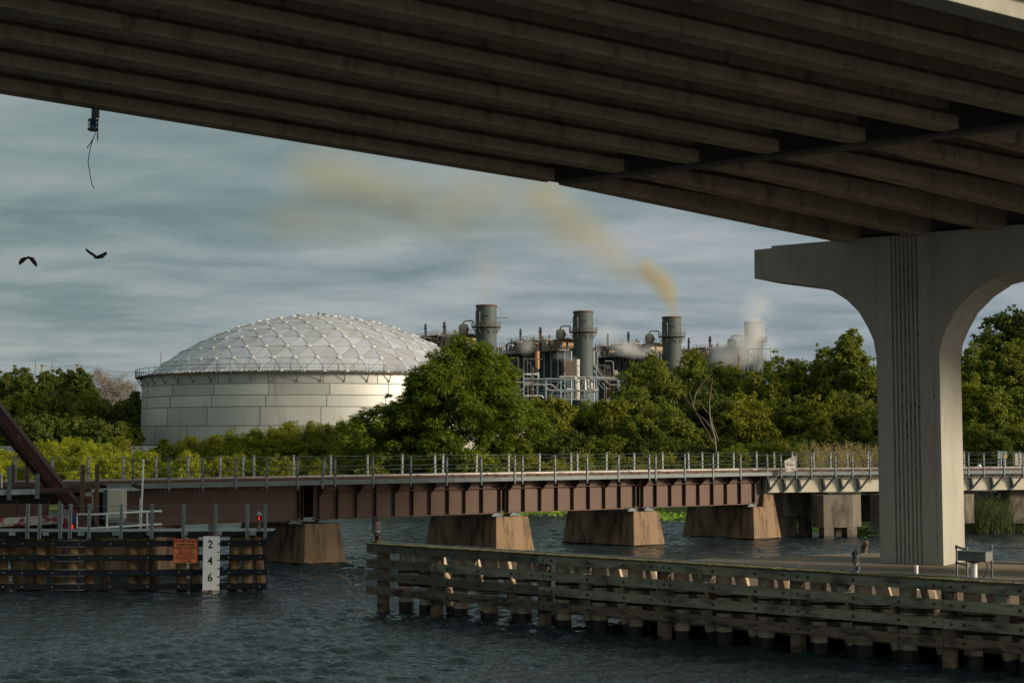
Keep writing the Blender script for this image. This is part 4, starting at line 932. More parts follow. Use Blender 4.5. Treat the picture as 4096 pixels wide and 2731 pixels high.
    b=MB(); b.tube([g(*p) for p in ((383,520),(379,540),(372,556),(364,582),(360,600),(355,625),(352,647),(355,668),(359,690),(363,715),(367,735),(376,754))],1.7*k,5)
    b.tube([g(*p) for p in ((374,555),(366,565),(362,575),(355,581),(350,588),(349,593),(355,590))],1.8*k,5)
    b.tube([g(*p,-.1) for p in ((392,468),(390,482),(388,500),(388,530),(389,550),(391,570),(392,550),(391,515),(393,480),(392,470))],1.4*k,5); b.build('strap',M['rust_dark'],r)
left_gear()
# ---------------------------------------------------------------- domed storage tank
def tank():
    Dc=224.; a=math.atan((730*1.7415-2048)/F); TC=Vector((Dc*math.sin(a),Dc*math.cos(a),0)); RT=26.6; zb=3.4; zt=14.75
    r=empty('storage_tank',(TC.x,TC.y,zb),'large round pale steel storage tank with a panelled aluminium dome roof','storage tank')
    def cp(th,rad,z): return TC+Vector((rad*math.sin(th),-rad*math.cos(th),z))   # th=0 faces the camera side
    zs=[zb,4.73,7.43,10.05,11.65,13.24,zt]; rd=random.Random(5)
    b=MB(); tv=[]; sb=MB()
    for c in range(6):
        npl=[22,20,20,20,20,22][c]; off=rd.random()
        for p in range(npl):
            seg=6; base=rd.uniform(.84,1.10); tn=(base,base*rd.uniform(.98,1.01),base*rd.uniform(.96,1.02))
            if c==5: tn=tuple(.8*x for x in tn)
            for k in range(seg):
                t0=(p+off+k/seg)*2*math.pi/npl; t1=(p+off+(k+1)/seg)*2*math.pi/npl
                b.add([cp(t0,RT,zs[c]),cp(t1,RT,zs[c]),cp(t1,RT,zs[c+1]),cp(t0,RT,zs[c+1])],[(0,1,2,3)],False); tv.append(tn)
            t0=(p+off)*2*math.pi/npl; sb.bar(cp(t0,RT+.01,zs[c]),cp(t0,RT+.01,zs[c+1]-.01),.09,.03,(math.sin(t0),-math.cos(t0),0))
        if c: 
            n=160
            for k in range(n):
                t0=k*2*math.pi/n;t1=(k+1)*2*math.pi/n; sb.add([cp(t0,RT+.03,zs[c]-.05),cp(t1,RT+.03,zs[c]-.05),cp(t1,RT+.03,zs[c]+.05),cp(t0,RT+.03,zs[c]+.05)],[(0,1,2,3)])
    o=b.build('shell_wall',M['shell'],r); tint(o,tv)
    # weld the visual facets: smooth shading over the round wall
    import bmesh
    bm=bmesh.new(); bm.from_mesh(o.data); bmesh.ops.remove_doubles(bm,verts=bm.verts,dist=.001)
    for f in bm.faces: f.smooth=True
    bm.to_mesh(o.data); bm.free()
    sb.build('weld_seam',M['seam'],r)
    # dome: hexagonal lattice of nodes on a sphere cap
    Rd=25.9; rise=9.7; RS=(Rd*Rd+rise*rise)/(2*rise); NR=9; zc=zt+.25+rise-RS
    def node(k,i):
        # ring k (0..NR), i in 0..6k-1
        if k==0: return TC+Z*(zc+RS)
        th=2*math.pi*i/(6*k)+math.pi/6; al=math.asin(Rd/RS)*k/NR; return TC+Vector((RS*math.sin(al)*math.sin(th),-RS*math.sin(al)*math.cos(th),zc+RS*math.cos(al)))
    b=MB(); tv=[]; st=MB(); edges=set()
    def tri(A,B,C_):
        P=[node(*x) for x in (A,B,C_)]; n=(P[1]-P[0]).cross(P[2]-P[0])
        if n.z<0: P=[P[0],P[2],P[1]]
        m=(P[0]+P[1]+P[2])/3; m=m+(m-(TC+Z*zc)).normalized()*.025
        for u,v in ((0,1),(1,2),(2,0)): b.add([P[u],P[v],m],[(0,1,2)])
        base=rd.uniform(.84,1.12); blue=rd.uniform(.97,1.05)
        for _ in range(3): tv.append((base,base,base*blue))
        for e in ((A,B),(B,C_),(C_,A)): edges.add(tuple(sorted(e)))
    for k in range(1,NR+1):
        for sgm in range(6):
            for j in range(k):
                o1=(k,(sgm*k+j)%(6*k)); o2=(k,(sgm*k+j+1)%(6*k)); i1=(k-1,(sgm*(k-1)+j)%(6*(k-1)) if k>1 else 0)
                tri(o1,o2,i1)
                if j<k-1: tri(i1,(k-1,(sgm*(k-1)+j+1)%(6*(k-1))),o2)
    o=b.build('dome_panels',M['dome'],r); tint(o,tv)
    for e in edges:
        A,B=node(*e[0]),node(*e[1]); st.bar(A+Z*.02,B+Z*.02,.08,.02,(A-(TC+Z*zc)).normalized())
    st.build('dome_battens',M['strut'],r)
    hubs=sorted([(node(k,i).y,k,i) for k in range(NR+1) for i in range(max(1,6*k))])
    hm=None; rest=MB(); front=[h for h in hubs if h[1]>0]; cnt=0
    for y,k,i in hubs:
        P=node(k,i); n=(P-(TC+Z*zc)).normalized()
        if cnt<98:
            if hm is None:
                h=MB(); h.lathe((0,0,0),[(.31,-.02),(.31,.05),(.2,.08),(0,.09)],14); o=h.build('hub_cap',M['hub'],r); o.location=(0,0,0)
                for v in o.data.vertices: v.co=v.co+rootloc(r)
                hm=o; q=o
            else: q=hm.copy(); C.objects.link(q)
            q.location=P-rootloc(r)+n*.06; q.rotation_euler=n.to_track_quat('Z','Y').to_euler(); cnt+=1
        else:
            rest.tube([P,P+n*.15],.44,10,smooth=False)
    o=rest.build('far_hub_caps',M['hub'],r); tag(o,kind='stuff')
    b=MB(); t=TC+Z*(zc+RS); b.tube([t,t+Z*.7],.12,6); b.box(t+Vector((-3.5,2,.2)),.5,.5,.5); b.bar(t+Vector((.6,0,.35)),t+Vector((1.6,0,.15)),.6,.3); b.build('roof_vent',M['plant_steel'],r)
    # ring walkway with brackets and railing
    b=MB(); n=120; RW=RT+.95
    for k in range(n):
        t0=k*2*math.pi/n;t1=(k+1)*2*math.pi/n
        b.hexa([cp(t0,RT-.5,zt-.02),cp(t1,RT-.5,zt-.02),cp(t1,RW,zt-.02),cp(t0,RW,zt-.02)],[cp(t0,RT-.5,zt+.10),cp(t1,RT-.5,zt+.10),cp(t1,RW,zt+.10),cp(t0,RW,zt+.10)])
    b.build('walkway',M['plant_steel'],r)
    b=MB(); 
    for k in range(200):
        t0=k*2*math.pi/200; b.box(cp(t0,RT-.55,zt+.28),.10,.3,.26,(math.cos(t0),math.sin(t0),0))
    b.build('roof_clips',M['strut'],r)
    nb=52
    for k in range(nb):
        t0=k*2*math.pi/nb+.03
        if math.cos(t0)<-.25: continue
        b=MB(); b.bar(cp(t0,RW-.05,zt-.05),cp(t0,RT+.04,zt-1.15),.10,.10); b.lathe(cp(t0,RT+.05,zt-1.2),[(.14,-.1),(.14,.1)],8); b.build('bracket',M['plant_steel'],r)
    np_=80
    for k in range(np_):
        t0=k*2*math.pi/np_
        if math.cos(t0)<-.25: continue
        w=.12 if k%3==0 else .065; b=MB(); b.bar(cp(t0,RW,zt-.1),cp(t0,RW,zt+1.12),w,w); b.build('railing_post',M['galv_dark'],r)
    b=MB()
    for z,w in ((1.12,.07),(.62,.05)):
        for k in range(n):
            t0=k*2*math.pi/n;t1=(k+1)*2*math.pi/n; b.bar(cp(t0,RW,zt+z),cp(t1,RW,zt+z),w,w)
    b.build('railing',M['galv_dark'],r)
tank()
# ---------------------------------------------------------------- power plant
SD=[(1117,702,47),(1340,716,46),(1544,729,44),(1732.5,741,43)]
DEP_=[382.,400.5,419.,438.]
ROW=Vector((27,18.5,0)).normalized(); AX=Vector((-ROW.y,ROW.x,0))     # along the row; boiler axis going away left
def stack_pos(i): 
    x=(SD[i][0]*1.7415-2048)/F*DEP_[i]; return Vector((x,DEP_[i],3.4))
def chimney(i,label):
    p=stack_pos(i); top=41.3-3.4; r=empty('chimney',p,label,'chimney','four steel chimneys of the power plant'); R_=2.75
    b=MB(); b.lathe(p,[(R_,0),(R_,14),(R_+.06,14.02),(R_+.06,14.2),(R_,14.22),(R_,23.2),(R_+.08,23.22),(R_+.08,23.4),(R_,23.42),(R_,30.2),(R_+.25,31.3),(R_+.25,31.6),(R_,31.7),(R_,top)],40); b.lathe(p,[(R_-.15,top+.001),(R_-.15,top-3)],40); b.build('shaft',M['stack'],r)
    b=MB(); b.lathe(p,[(R_+.02,top-.45),(R_+.16,top-.4),(R_+.16,top+.06),(R_-.2,top+.06)],40); b.build('rim',M['rim'],r)
    b=MB(); n=28; z=32.; RP=R_+1.25
    b.lathe(p,[(R_,z),(RP,z),(RP,z+.22),(R_,z+.22)],n)
    for k in range(14):
        a=k*2*math.pi/14+.1; c=Vector((math.cos(a),math.sin(a),0)); b.bar(p+c*(RP-.1)+Z*z,p+c*R_+Z*(z-1.9),.12,.12)
    b.build('platform',M['plant_steel'],r)
    b=MB()
    for zz in (z+.75,z+1.3):
        pts=[p+Vector((RP*math.cos(a),RP*math.sin(a),zz)) for a in [k*2*math.pi/n for k in range(n+1)]]; b.tube(pts,.05,4,False)
    for k in range(n): a=k*2*math.pi/n; b.tube([p+Vector((RP*math.cos(a),RP*math.sin(a),z)),p+Vector((RP*math.cos(a),RP*math.sin(a),z+1.3))],.045,4)
    b.build('railing',M['plant_steel'],r)
    for dx,dy in ((-1.7,-3.6),(3.9,-.4)):
        b=MB(); q=p+Vector((dx,dy,z)); b.tube([q,q+Z*3.6],.07,6); b.box(q+Vector((0,-.1,3.7)),.34,.3,.4); b.build('floodlight',M['tank_tan'],r)
    b=MB(); q=p+Vector((.6,-R_-.05,z+3)); b.tube([q,q+Vector((0,-.35,0))],.22,10); b.tube([p+Vector((R_*.98,-.6,z)),p+Vector((R_*.98,-.6,z+3.4))],.09,6); b.tube([p+Vector((-R_-.1,-.4,z)),p+Vector((-R_-.1,-.4,z+4.5))],.09,6); b.build('sample_port',M['plant_steel'],r)
    if i==0: b=MB(); b.tube([p+Vector((R_-.2,-.3,z+2.6)),p+Vector((R_+3.,-.3,z+2.5))],.10,5); b.tube([p+Vector((R_,-.3,z+5.5)),p+Vector((R_+2.6,-.3,z+2.6))],.025,4); b.build('boom',M['plant_steel'],r)
    return r
chimney(0,'first chimney from the left, rising just behind the large cypress tree')
chimney(1,'second chimney from the left, behind the blue pipe rack')
chimney(2,'third chimney from the left, giving off the yellow smoke')
chimney(3,'last chimney, veiled in white steam')
def boiler(i,label):
    p=stack_pos(i); B0=p+AX*5.5; r=empty('boiler_unit',(B0.x,B0.y,3.4),label,'boiler unit','boiler units beside the chimneys')
    rd=random.Random(20+i); X=ROW; Y=AX
    def q(a,c,z): return B0+X*a+Y*c+Z*z         # a across, c along, z above 3.4
    LB=30.; WB=6.; HB_=26.6
    b=MB(); b.box(q(0,LB/2-3.5,HB_/2),2*WB-1,LB+3,HB_,X); 
    # transition to the stack
    b.hexa([q(-2,-5.5,4),q(2,-5.5,4),q(5,-2,1),q(-5,-2,1)],[q(-2,-5.5,18),q(2,-5.5,18),q(5,-2,HB_),q(-5,-2,HB_)])
    b.build('casing',M['casing'],r)
    b=MB()
    for c in np.arange(-4.5,LB-1,3.3):
        for sx in (-1,1): b.box(q(sx*(WB-.3),c,HB_/2),.35,.3,HB_,X)
    for z in (5,10.5,16):
        for sx in (-1,1): b.box(q(sx*(WB-.35),LB/2-3.5,z),.25,LB+3,.3,X)
    for a in (-4,-1.4,1.4,4): b.box(q(a,-5.15,HB_/2),.3,.3,HB_,X)
    for z in (5,10.5,16,21): b.box(q(0,-5.15,z),2*WB-.8,.22,.3,X)
    b.build('frame_ribs',M['blue_steel'] if i==1 else M['plant_steel'],r)
    # main top deck and upper decks with railings
    def deck(a0,a1,c0,c1,z,nm='deck'):
        b=MB(); b.box(q((a0+a1)/2,(c0+c1)/2,z),a1-a0,c1-c0,.35,X)
        P=[(a0,c0),(a1,c0),(a1,c1),(a0,c1)]
        for (u,v),(s,t) in zip(P,P[1:]+P[:1]):
            for h in (.7,1.25): b.bar(q(u,v,z+h),q(s,t,z+h),.07,.07)
            L=math.hypot(s-u,t-v); n=max(1,int(L/1.6))
            for k in range(n+1): f=k/n; b.bar(q(u+(s-u)*f,v+(t-v)*f,z),q(u+(s-u)*f,v+(t-v)*f,z+1.28),.07,.07)
        return b.build(nm,M['plant_steel'],r)
    deck(-WB-1.6,WB+1.2,-4.5,LB-1,HB_+.3,'main_deck')
    for c in np.arange(-3,LB,4.):
        for sx in (-1,1): b=MB(); b.bar(q(sx*(WB-.3),c,HB_-3.2),q(sx*(WB+1.1),c,HB_+.1),.2,.2); b.build('knee_brace',M['plant_steel'],r)
    T=HB_+.5
    # steam drums, tan, lying across
    for c,z,rad,l in ((3.6,1.9,1.15,10.),(13.5,1.7,.85,9.),(22.5,1.8,1.1,9.)):
        ctr=q(0,c,T+z); b=MB(); e=X*(l/2); pr=[(-1,0),(-.985,.55),(-.93,.85),(-.85,1),(.85,1),(.93,.85),(.985,.55),(1,0)]
        b.tube([ctr+e*t for t,_ in pr],[max(.02,rad*s) for _,s in pr],18); b.build('drum',M['drum'],r)
        b=MB(); b.tube([ctr-e*1.0,ctr-e*1.06],.5,10,smooth=False); b.box(q(-l*.3,c,T+z/2-.3),.5,1.6,z-.4,X); b.box(q(l*.3,c,T+z/2-.3),.5,1.6,z-.4,X); b.build('saddle',M['plant_steel'],r)
    # upper platforms on posts
    for a0,a1,c0,c1,z in ((-5.5,1,10.5,16.5,3.5),(-5,3,19,25,3.3),(-1,5.6,.5,6.5,3.4)):
        deck(a0,a1,c0,c1,T+z,'upper_deck')
        for a in (a0,a1):
            for c in (c0,c1): b=MB(); b.box(q(a,c,T+z/2),.22,.22,z,X); b.build('deck_post',M['plant_steel'],r)
    # deaerator vessel with dark manway, next to the stack
    c_=q(-3.2,.9,T+3.2); b=MB(); b.lathe(c_,[(.9,0),(1.25,.2),(1.35,.5),(1.35,2.1),(1.15,2.6),(.7,2.9),(.2,3.)],22); b.build('vessel',M['tank_tan'],r)
    b=MB(); m=c_+Vector((1.05,-.8,1.4)); b.sphere(m,.5,.5,.6); b.box(c_+Z*-.2,3.,3.,.3,X)
    for sx in (-1,1):
        for sy in (-1,1): b.box(c_+X*sx*1.2+Y*sy*1.2+Z*-1.7,.25,.25,3.2,X)
    b.build('manway',M['plant_steel'],r)
    b=MB(); b.tube([c_+Z*2.9,c_+Z*3.4,c_+Vector((.4,-.2,3.7)),c_+Vector((2.4,-1,3.7)),c_+Vector((2.8,-1,3.3))],.2,8); b.build('vent_pipe',M['tank_tan'],r)
    # silencer stacks and relief pipes
    for k,(a,c,h,rr) in enumerate(((-3.5,20.5,7.4,.30),(-3.,21.2,6.2,.25),(-3.2,10.8,7.3,.36),(-2.4,11.7,5.9,.3),(1.,12.,5.4,.22),(-4.,16.,4.2,.2),(2.,24.5,4.2,.2),(-4.6,26.4,3.2,.25),(-1,26.5,4.,.2))):
        b=MB(); b.tube([q(a,c,T),q(a,c,T+h)],rr,8); b.tube([q(a,c,T+h*.8),q(a,c,T+h*.8+.4)],rr*1.5,8)
        b.build('relief_pipe',M[('casing','casing','casing','rust_pipe','plant_steel','drum','casing','plant_steel','drum')[k]] if (i>0 or k!=3) else M['casing'],r)
    b=MB()
    for k in range(64):  # pipework clutter
        a=rd.uniform(-5.8,4); c=rd.uniform(7,LB-2); z=rd.uniform(.4,2.6); l=rd.uniform(.8,4.5); rr=rd.uniform(.09,.22)
        e=[X,Y,Z][rd.randrange(3)]; f=[X,Y,Z][rd.randrange(3)]; s=q(a,c,T+z); m=s+e*l
        m.z=min(m.z,T+3.4+4); n_=m+f*rd.uniform(.6,2.5) if f is not e else m+e*.5; n_.z=max(n_.z,T+3.4+.3); b.tube([s,m,n_],rr,6)
    b.build('pipework',M['plant_steel'],r)
    for k in range(24): a=rd.uniform(-5.9,4); c=rd.uniform(5,LB-2); b=MB(); b.tube([q(a,c,T),q(a,c,T+rd.uniform(1.2,2.4))],rd.uniform(.2,.45),8); b.build('valve',M['tank_tan'],r)
    for k,dc in enumerate((4.,5.,6.)):
        b=MB(); b.tube([q(-4.4,6.4+k*.8,T),q(-4.4,6.4+k*.8,T+2.9),q(-3.8,6.4+k*.8,T+3.5),q(-2.8,6.4+k*.8,T+3.5),q(-2.2,6.4+k*.8,T+2.8),q(-2.2,6.4+k*.8,T+.5)],.30,8); b.build('riser_pipe',M['tank_tan'],r)
    # stair tower on the right of the stack
    s0=p+ROW*5.5; b=MB()
    b.bar(p+ROW*2.9+Vector((0,-1,23.)),p+ROW*8.5+Vector((0,-1,17.6)),1.2,.3)
    for k in range(12): f=k/11; c=(p+ROW*2.9+Vector((0,-1.6,23.))).lerp(p+ROW*8.5+Vector((0,-1.6,17.6)),f); b.bar(c,c+Z*1.2,.07,.07)
    b.bar(p+ROW*2.9+Vector((0,-1.6,24.2)),p+ROW*8.5+Vector((0,-1.6,18.8)),.09,.09)
    b.box(p+ROW*11+Z*17.4,6,3,.25,ROW)
    for k in range(5): c=p+ROW*(8.2+k*1.4)+Vector((0,-1.5,17.5)); b.bar(c,c+Z*1.25,.07,.07)
    b.bar(p+ROW*8.2+Vector((0,-1.5,18.75)),p+ROW*14+Vector((0,-1.5,18.75)),.08,.08)
    for u in (8.2,11,13.8):
        b.bar(p+ROW*u,p+ROW*u+Z*17.3,.28,.28)
    for z in (5,9,13): b.bar(p+ROW*8.2+Z*z,p+ROW*13.8+Z*(z+4),.14,.14); b.bar(p+ROW*13.8+Z*z,p+ROW*8.2+Z*(z+4),.14,.14); b.bar(p+ROW*8.2+Z*z,p+ROW*13.8+Z*z,.2,.2)
    b.bar(p+ROW*8.8+Z*17.4,p+ROW*8.8+Z*22.4,.1,.1); b.box(p+ROW*8.6+Z*22.4,.5,.4,.3)
    b.build('stair_tower',M['plant_steel'],r)
    return r
boiler(0,'boiler unit left of the first chimney, partly behind the tank dome')
boiler(1,'boiler unit left of the second chimney, fully in view above the trees')
boiler(2,'boiler unit left of the third chimney with pale steam over its top deck')
boiler(3,'steam veiled boiler unit left of the last chimney')
def plant_bits():
    def q(x,y,Y): return onY(x,y,Y)
    # px in the source photograph; a tall blue grey pipe rack
    Yr=340.; r=empty('pipe_rack',q(2300,1800,Yr),'blue grey steel pipe rack carrying bent silver pipes below the second chimney','pipe rack')
    s=Yr/F
    def col(x,y0,y1,Y=Yr,w=4.2,m='blue_steel'):
        b=MB(); b.bar(q(x,y0,Y),q(x,y1,Y),w*s,w*s,(0,1,0)); b.build('column',M[m],r)
    for x,y0,w in ((2095,1492,4.4),(2185,1511,6),(2244,1512,6),(2292,1512,3.4),(2340,1512,3.4),(2386,1460,4.5),(2471,1510,4)): col(x,y0,1600,w=w)
    for x,w in ((2150,6),(2360,5)): col(x,1530,1600,Y=Yr+7,w=w)
    b=MB()
    for x0,y0,x1,y1,Y,w in ((2095,1515,2471,1517,Yr,4.5),(2185,1513,2386,1516,Yr-.6,3),(2240,1525,2400,1527,Yr+7,2.5),(2471,1522,2560,1524,Yr,5),(2090,1494,2152,1492,Yr,3.5),(2150,1571,2250,1572,Yr+5,2.)): b.bar(q(x0,y0,Y),q(x1,y1,Y),w*s,w*s)
    b.build('beam',M['blue_steel'],r)
    for x0,y0,x1,y1,m in ((2240,1524,2200,1585,'galv'),(2336,1524,2304,1592,'galv'),(2378,1540,2350,1592,'galv'),(2180,1522,2122,1590,'casing'),(2252,1536,2276,1580,'galv'),(2392,1530,2415,1556,'galv'),(2407,1528,2432,1560,'galv')):
        b=MB(); b.bar(q(x0,y0,Yr-.3),q(x1,y1,Yr-.3),2.6*s,2.6*s,(0,1,0)); b.build('diagonal',M[m],r)
    def pipe(pts,w,Y,m='silver_pipe'):
        P=[q(x,y,Y+d) for x,y,d in pts]; out=[P[0]]
        for a,c,e in zip(P,P[1:],P[2:]):   # round the elbows
            k=min(.45*(c-a).length,.45*(e-c).length,8*s); u=c+(a-c).normalized()*k; v=c+(e-c).normalized()*k
            out+=[u+(c-u)*t*1.+(v-c)*t*t*.0 if False else (u*(1-t)**2+c*2*t*(1-t)+v*t*t) for t in (0,.25,.5,.75,1)]
        out.append(P[-1]); b=MB(); b.tube(out,w*s/2,12); b.build('silver_pipe',M[m],r)
    pipe([(2097,1539,2),(2178,1540,2),(2196,1562,2),(2300,1563,2)],8,Yr)
    pipe([(2097,1536,4),(2206,1538,4),(2232,1560,4),(2386,1564,4)],8,Yr)
    pipe([(2238,1507,2),(2302,1507,2),(2303,1563,2),(2240,1567,2)],9,Yr-1)
    pipe([(2300,1509,4),(2340,1509,4),(2342,1562,4),(2368,1566,4)],8,Yr)
    pipe([(2340,1509,2),(2365,1509,2),(2366,1563,2),(2380,1566,2)],8,Yr-1)
    pipe([(2352,1520,6),(2352,1556,6),(2376,1562,5),(2376,1525,5)],6,Yr+2)
    pipe([(2358,1510,1),(2474,1513,1)],10,Yr-1); pipe([(2386,1512,5),(2472,1515,5)],10,Yr+1)
    pipe([(2100,1526,0),(2260,1526,0),(2400,1527,0)],3,Yr+1); pipe([(2097,1583,0),(2168,1582,0),(2172,1592,0)],6,Yr-4,'pale_duct')
    b=MB()
    for y,w in ((1594,2.2),(1579,1.2),(1586,1.)): b.bar(q(2205,y,Yr-3),q(2372,y+2,Yr-3),w*s,w*s)
    for x in range(2206,2372,11): b.bar(q(x,1579,Yr-3),q(x,1595,Yr-3),.9*s,.9*s,(0,1,0))
    for x in range(2215,2372,26): b.bar(q(x,1584,Yr-7),q(x,1598,Yr-7),.9*s,.9*s,(0,1,0))
    b.bar(q(2210,1597,Yr-7),q(2372,1599,Yr-7),2.*s,2.*s); b.build('catwalk',M['galv'],r)
    # upper left gantry with the rust orange duct
    Y2=362.; s2=Y2/F; r2=empty('steel_gantry',q(2130,1600,Y2),'grey steel gantry in front of the second boiler at the left','gantry')
    b=MB()
    for x,y0 in ((2095,1435),(2150,1435),(2110,1440),(2075,1432)): b.bar(q(x,y0,Y2),q(x,1600,Y2),2.6*s2,2.6*s2,(0,1,0))
    for x0,y0,x1,y1,w in ((2093,1434,2170,1436,3.2),(2045,1430,2075,1431,3),(2110,1442,2147,1490,1.6),(2075,1470,2092,1486,1.6),(2098,1448,2106,1438,1.5),(2140,1440,2150,1450,1.5),(2075,1478,2100,1478,2),(2098,1496,2155,1496,6),(2098,1512,2120,1512,3),(2040,1452,2075,1436,1.4)): b.bar(q(x0,y0,Y2),q(x1,y1,Y2),w*s2,w*s2,(0,1,0))
    b.build('frame',M['plant_steel'],r2)
    b=MB(); b.box(q(2154,1500,Y2),5*s2,4*s2,22*s2); b.box(q(2130,1497,Y2-1),50*s2,2*s2,4*s2); b.build('white_panel',M['white'],r2)
    r3=empty('rust_duct',q(2149,1475,385),'rust orange vertical duct hanging in front of the second boiler casing','duct')
    b=MB(); b.lathe(q(2148.5,1475,372)*1,[(9.5*.0654,-6*.0654*0),(9.5*.0654,3.2),(9.5*.0654,4.6)],16); b.build('duct',M['rust_pipe'],r3)
    # pale duct, box and rust tower before the second stack
    b=MB(); p=q(2309,1600,374); t=q(2309,1437,374); b.lathe((p.x,p.y,0),[(.66,p.z),(.66,t.z)],16); o=b.build('pale_duct',M['pale_duct'],loc=p); tag(o,'pale vertical duct standing just left of the base of the second chimney','duct')
    b=MB(); a=q(2272,1448,378); c=q(2298,1510,378); b.box((a+c)/2,c.x-a.x,2,a.z-c.z); b.bar(q(2267,1443,377),q(2267,1512,377),.4,.4,(0,1,0)); b.bar(q(2266,1443,377),q(2300,1443,377),.3,.3,(0,1,0)); o=b.build('duct_box',pm('dull rust box',(.13,.10,.085),(.20,.14,.11),.4,.8,c3=(.22,.09,.06),s3=.3),loc=c); tag(o,'dull rusty square housing left of the pale duct','housing')
    b=MB()
    for y in (1449,1463,1477): b.box(q(2257,y,376),1.0,.8,.35)
    for x in (2252,2262): b.bar(q(x,1449,376),q(x,1512,376),.14,.14,(0,1,0))
    o=b.build('rust_ladder_tower',M['rust_pipe'],loc=q(2257,1512,376)); tag(o,'narrow rusty ladder tower left of the dull square housing','tower')
    # pole with cross arms
    Yp=215.; p0=q(2130,1600,Yp); p1=q(2131,1471,Yp); r4=empty('utility_pole',(p0.x,Yp,3.5),'rusty brown utility pole with small cross pieces before the pipe rack','pole')
    b=MB(); b.tube([(p0.x,Yp,3.5),(p1.x,Yp,p1.z)],[.16,.11],8); b.build('pole',M['rust_girder'],r4)
    for y in (1509,1556): b=MB(); b.bar(q(2125,y,Yp-.2),q(2137,y,Yp-.2),.1,.14); b.build('cross_arm',M['tank_tan'],r4)
    # right of second stack: gantry frame, tank and catwalks
    r5=empty('steel_gantry',q(2450,1600,365),'grey steel gantry with cross bracing right of the second chimney','gantry'); Y5=365.; s5=Y5/F
    b=MB()
    for x,y0 in ((2295,1463),(2348,1466),(2386,1462),(2440,1464),(2418,1455)): b.bar(q(x,y0,Y5),q(x,1600,Y5),2.6*s5,2.6*s5,(0,1,0))
    for x0,y0,x1,y1,w in ((2293,1463,2348,1464,3),(2370,1460,2441,1462,3),(2297,1500,2347,1468,1.6),(2300,1470,2345,1510,1.4),(2392,1500,2436,1468,1.6),(2394,1468,2436,1505,1.4),(2386,1505,2440,1500,2),(2415,1478,2470,1520,1.2)): b.bar(q(x0,y0,Y5),q(x1,y1,Y5),w*s5,w*s5,(0,1,0))
    b.build('frame',M['plant_steel'],r5)
    b=MB(); b.tube([q(2420,1444,Y5),q(2445,1444,Y5),q(2453,1448,Y5),q(2454,1506,Y5)],1.8*s5,8); b.build('loop_pipe',M['galv'],r5)
    b=MB(); b.tube([q(2452,1494,360),q(2454,1494,360),q(2468,1494,360),q(2472,1494,360)],[.3,.95,.95,.3],14); b.bar(q(2448,1505,360),q(2506,1505,360),.2,.2); o=b.build('horizontal_tank',M['tank_tan'],loc=q(2460,1505,360)); tag(o,'small tan horizontal tank right of the second chimney above the trees','tank')
    b=MB(); 
    for y in (1494,1499,1506,1514,1529): b.bar(q(2474,y,350),q(2530,y+1,350),.12 if y<1500 else .45,.12 if y<1500 else .5)
    for x in range(2476,2530,8): b.bar(q(x,1494,350),q(x,1508,350),.08,.08,(0,1,0))
    for x in (2478,2500,2525): b.bar(q(x,1508,350),q(x,1600,350),.35,.35,(0,1,0))
    o=b.build('catwalk',M['galv'],loc=q(2474,1600,350)); tag(o,'white railed catwalk at the right end of the pipe rack','catwalk')
    # far right frame and exhaust pipe by the last stack
    r6=empty('steel_gantry',q(3060,1500,400),'open grey steel frame in front of the last chimney','gantry'); Y6=400.; s6=Y6/F
    b=MB()
    for x in (2992,3083,3112,3016): b.bar(q(x,1394,Y6),q(x,1530,Y6),2.4*s6,2.4*s6,(0,1,0))
    for x0,y0,x1,y1,w in ((2990,1396,3113,1394,2.6),(2992,1450,3035,1450,4),(3083,1410,3112,1395,1.2),(3070,1395,3085,1408,1.2),(3083,1440,3112,1405,1.),(2995,1400,3016,1440,1.2),(3016,1400,2995,1440,1.2)): b.bar(q(x0,y0,Y6),q(x1,y1,Y6),w*s6,w*s6,(0,1,0))
    b.build('frame',M['galv'],r6)
    p=q(2957,1500,330); t=q(2957,1433,330); b=MB(); b.lathe((p.x,p.y,0),[(.2,p.z),(.2,t.z),(.26,t.z),(.26,t.z+.3),(.02,t.z+.7)],10); o=b.build('exhaust_pipe',M['rust_pipe'],loc=p); tag(o,'small rusty exhaust pipe with a pointed cap left of the open frame','pipe')
    # ground level structures glimpsed between the trunks
    b=MB(); a=onY(2300,1795,300)
    b.box((22,330,5.6),60,2,4.4); o=b.build('low_building',M['pale_duct'],loc=(22,330,3.4)); tag(o,'long low pale building glimpsed between the tree trunks below the pipe rack','building')
plant_bits()
# ---------------------------------------------------------------- vegetation
def nprand(seed): return np.random.default_rng(seed)
def leaf_mesh(name,pos,nrm,along,ln,wd):
    n=len(pos); nrm/=np.linalg.norm(nrm,axis=1,keepdims=True)+1e-9
    a=along-nrm*(along*nrm).sum(1,keepdims=True); a/=np.linalg.norm(a,axis=1,keepdims=True)+1e-9; s=np.cross(nrm,a)
    L=ln[:,None]; Wd=wd[:,None]
    v=np.stack([pos,pos+a*L*.45+s*Wd*.5,pos+a*L,pos+a*L*.45-s*Wd*.5],1).reshape(-1,3).astype(np.float32)
    me=bpy.data.meshes.new(name); me.vertices.add(4*n); me.vertices.foreach_set('co',v.ravel()); me.loops.add(4*n); me.loops.foreach_set('vertex_index',np.arange(4*n,dtype=np.int32))
    me.polygons.add(n); me.polygons.foreach_set('loop_start',np.arange(0,4*n,4,dtype=np.int32)); me.polygons.foreach_set('loop_total',np.full(n,4,dtype=np.int32)); me.update(); return me
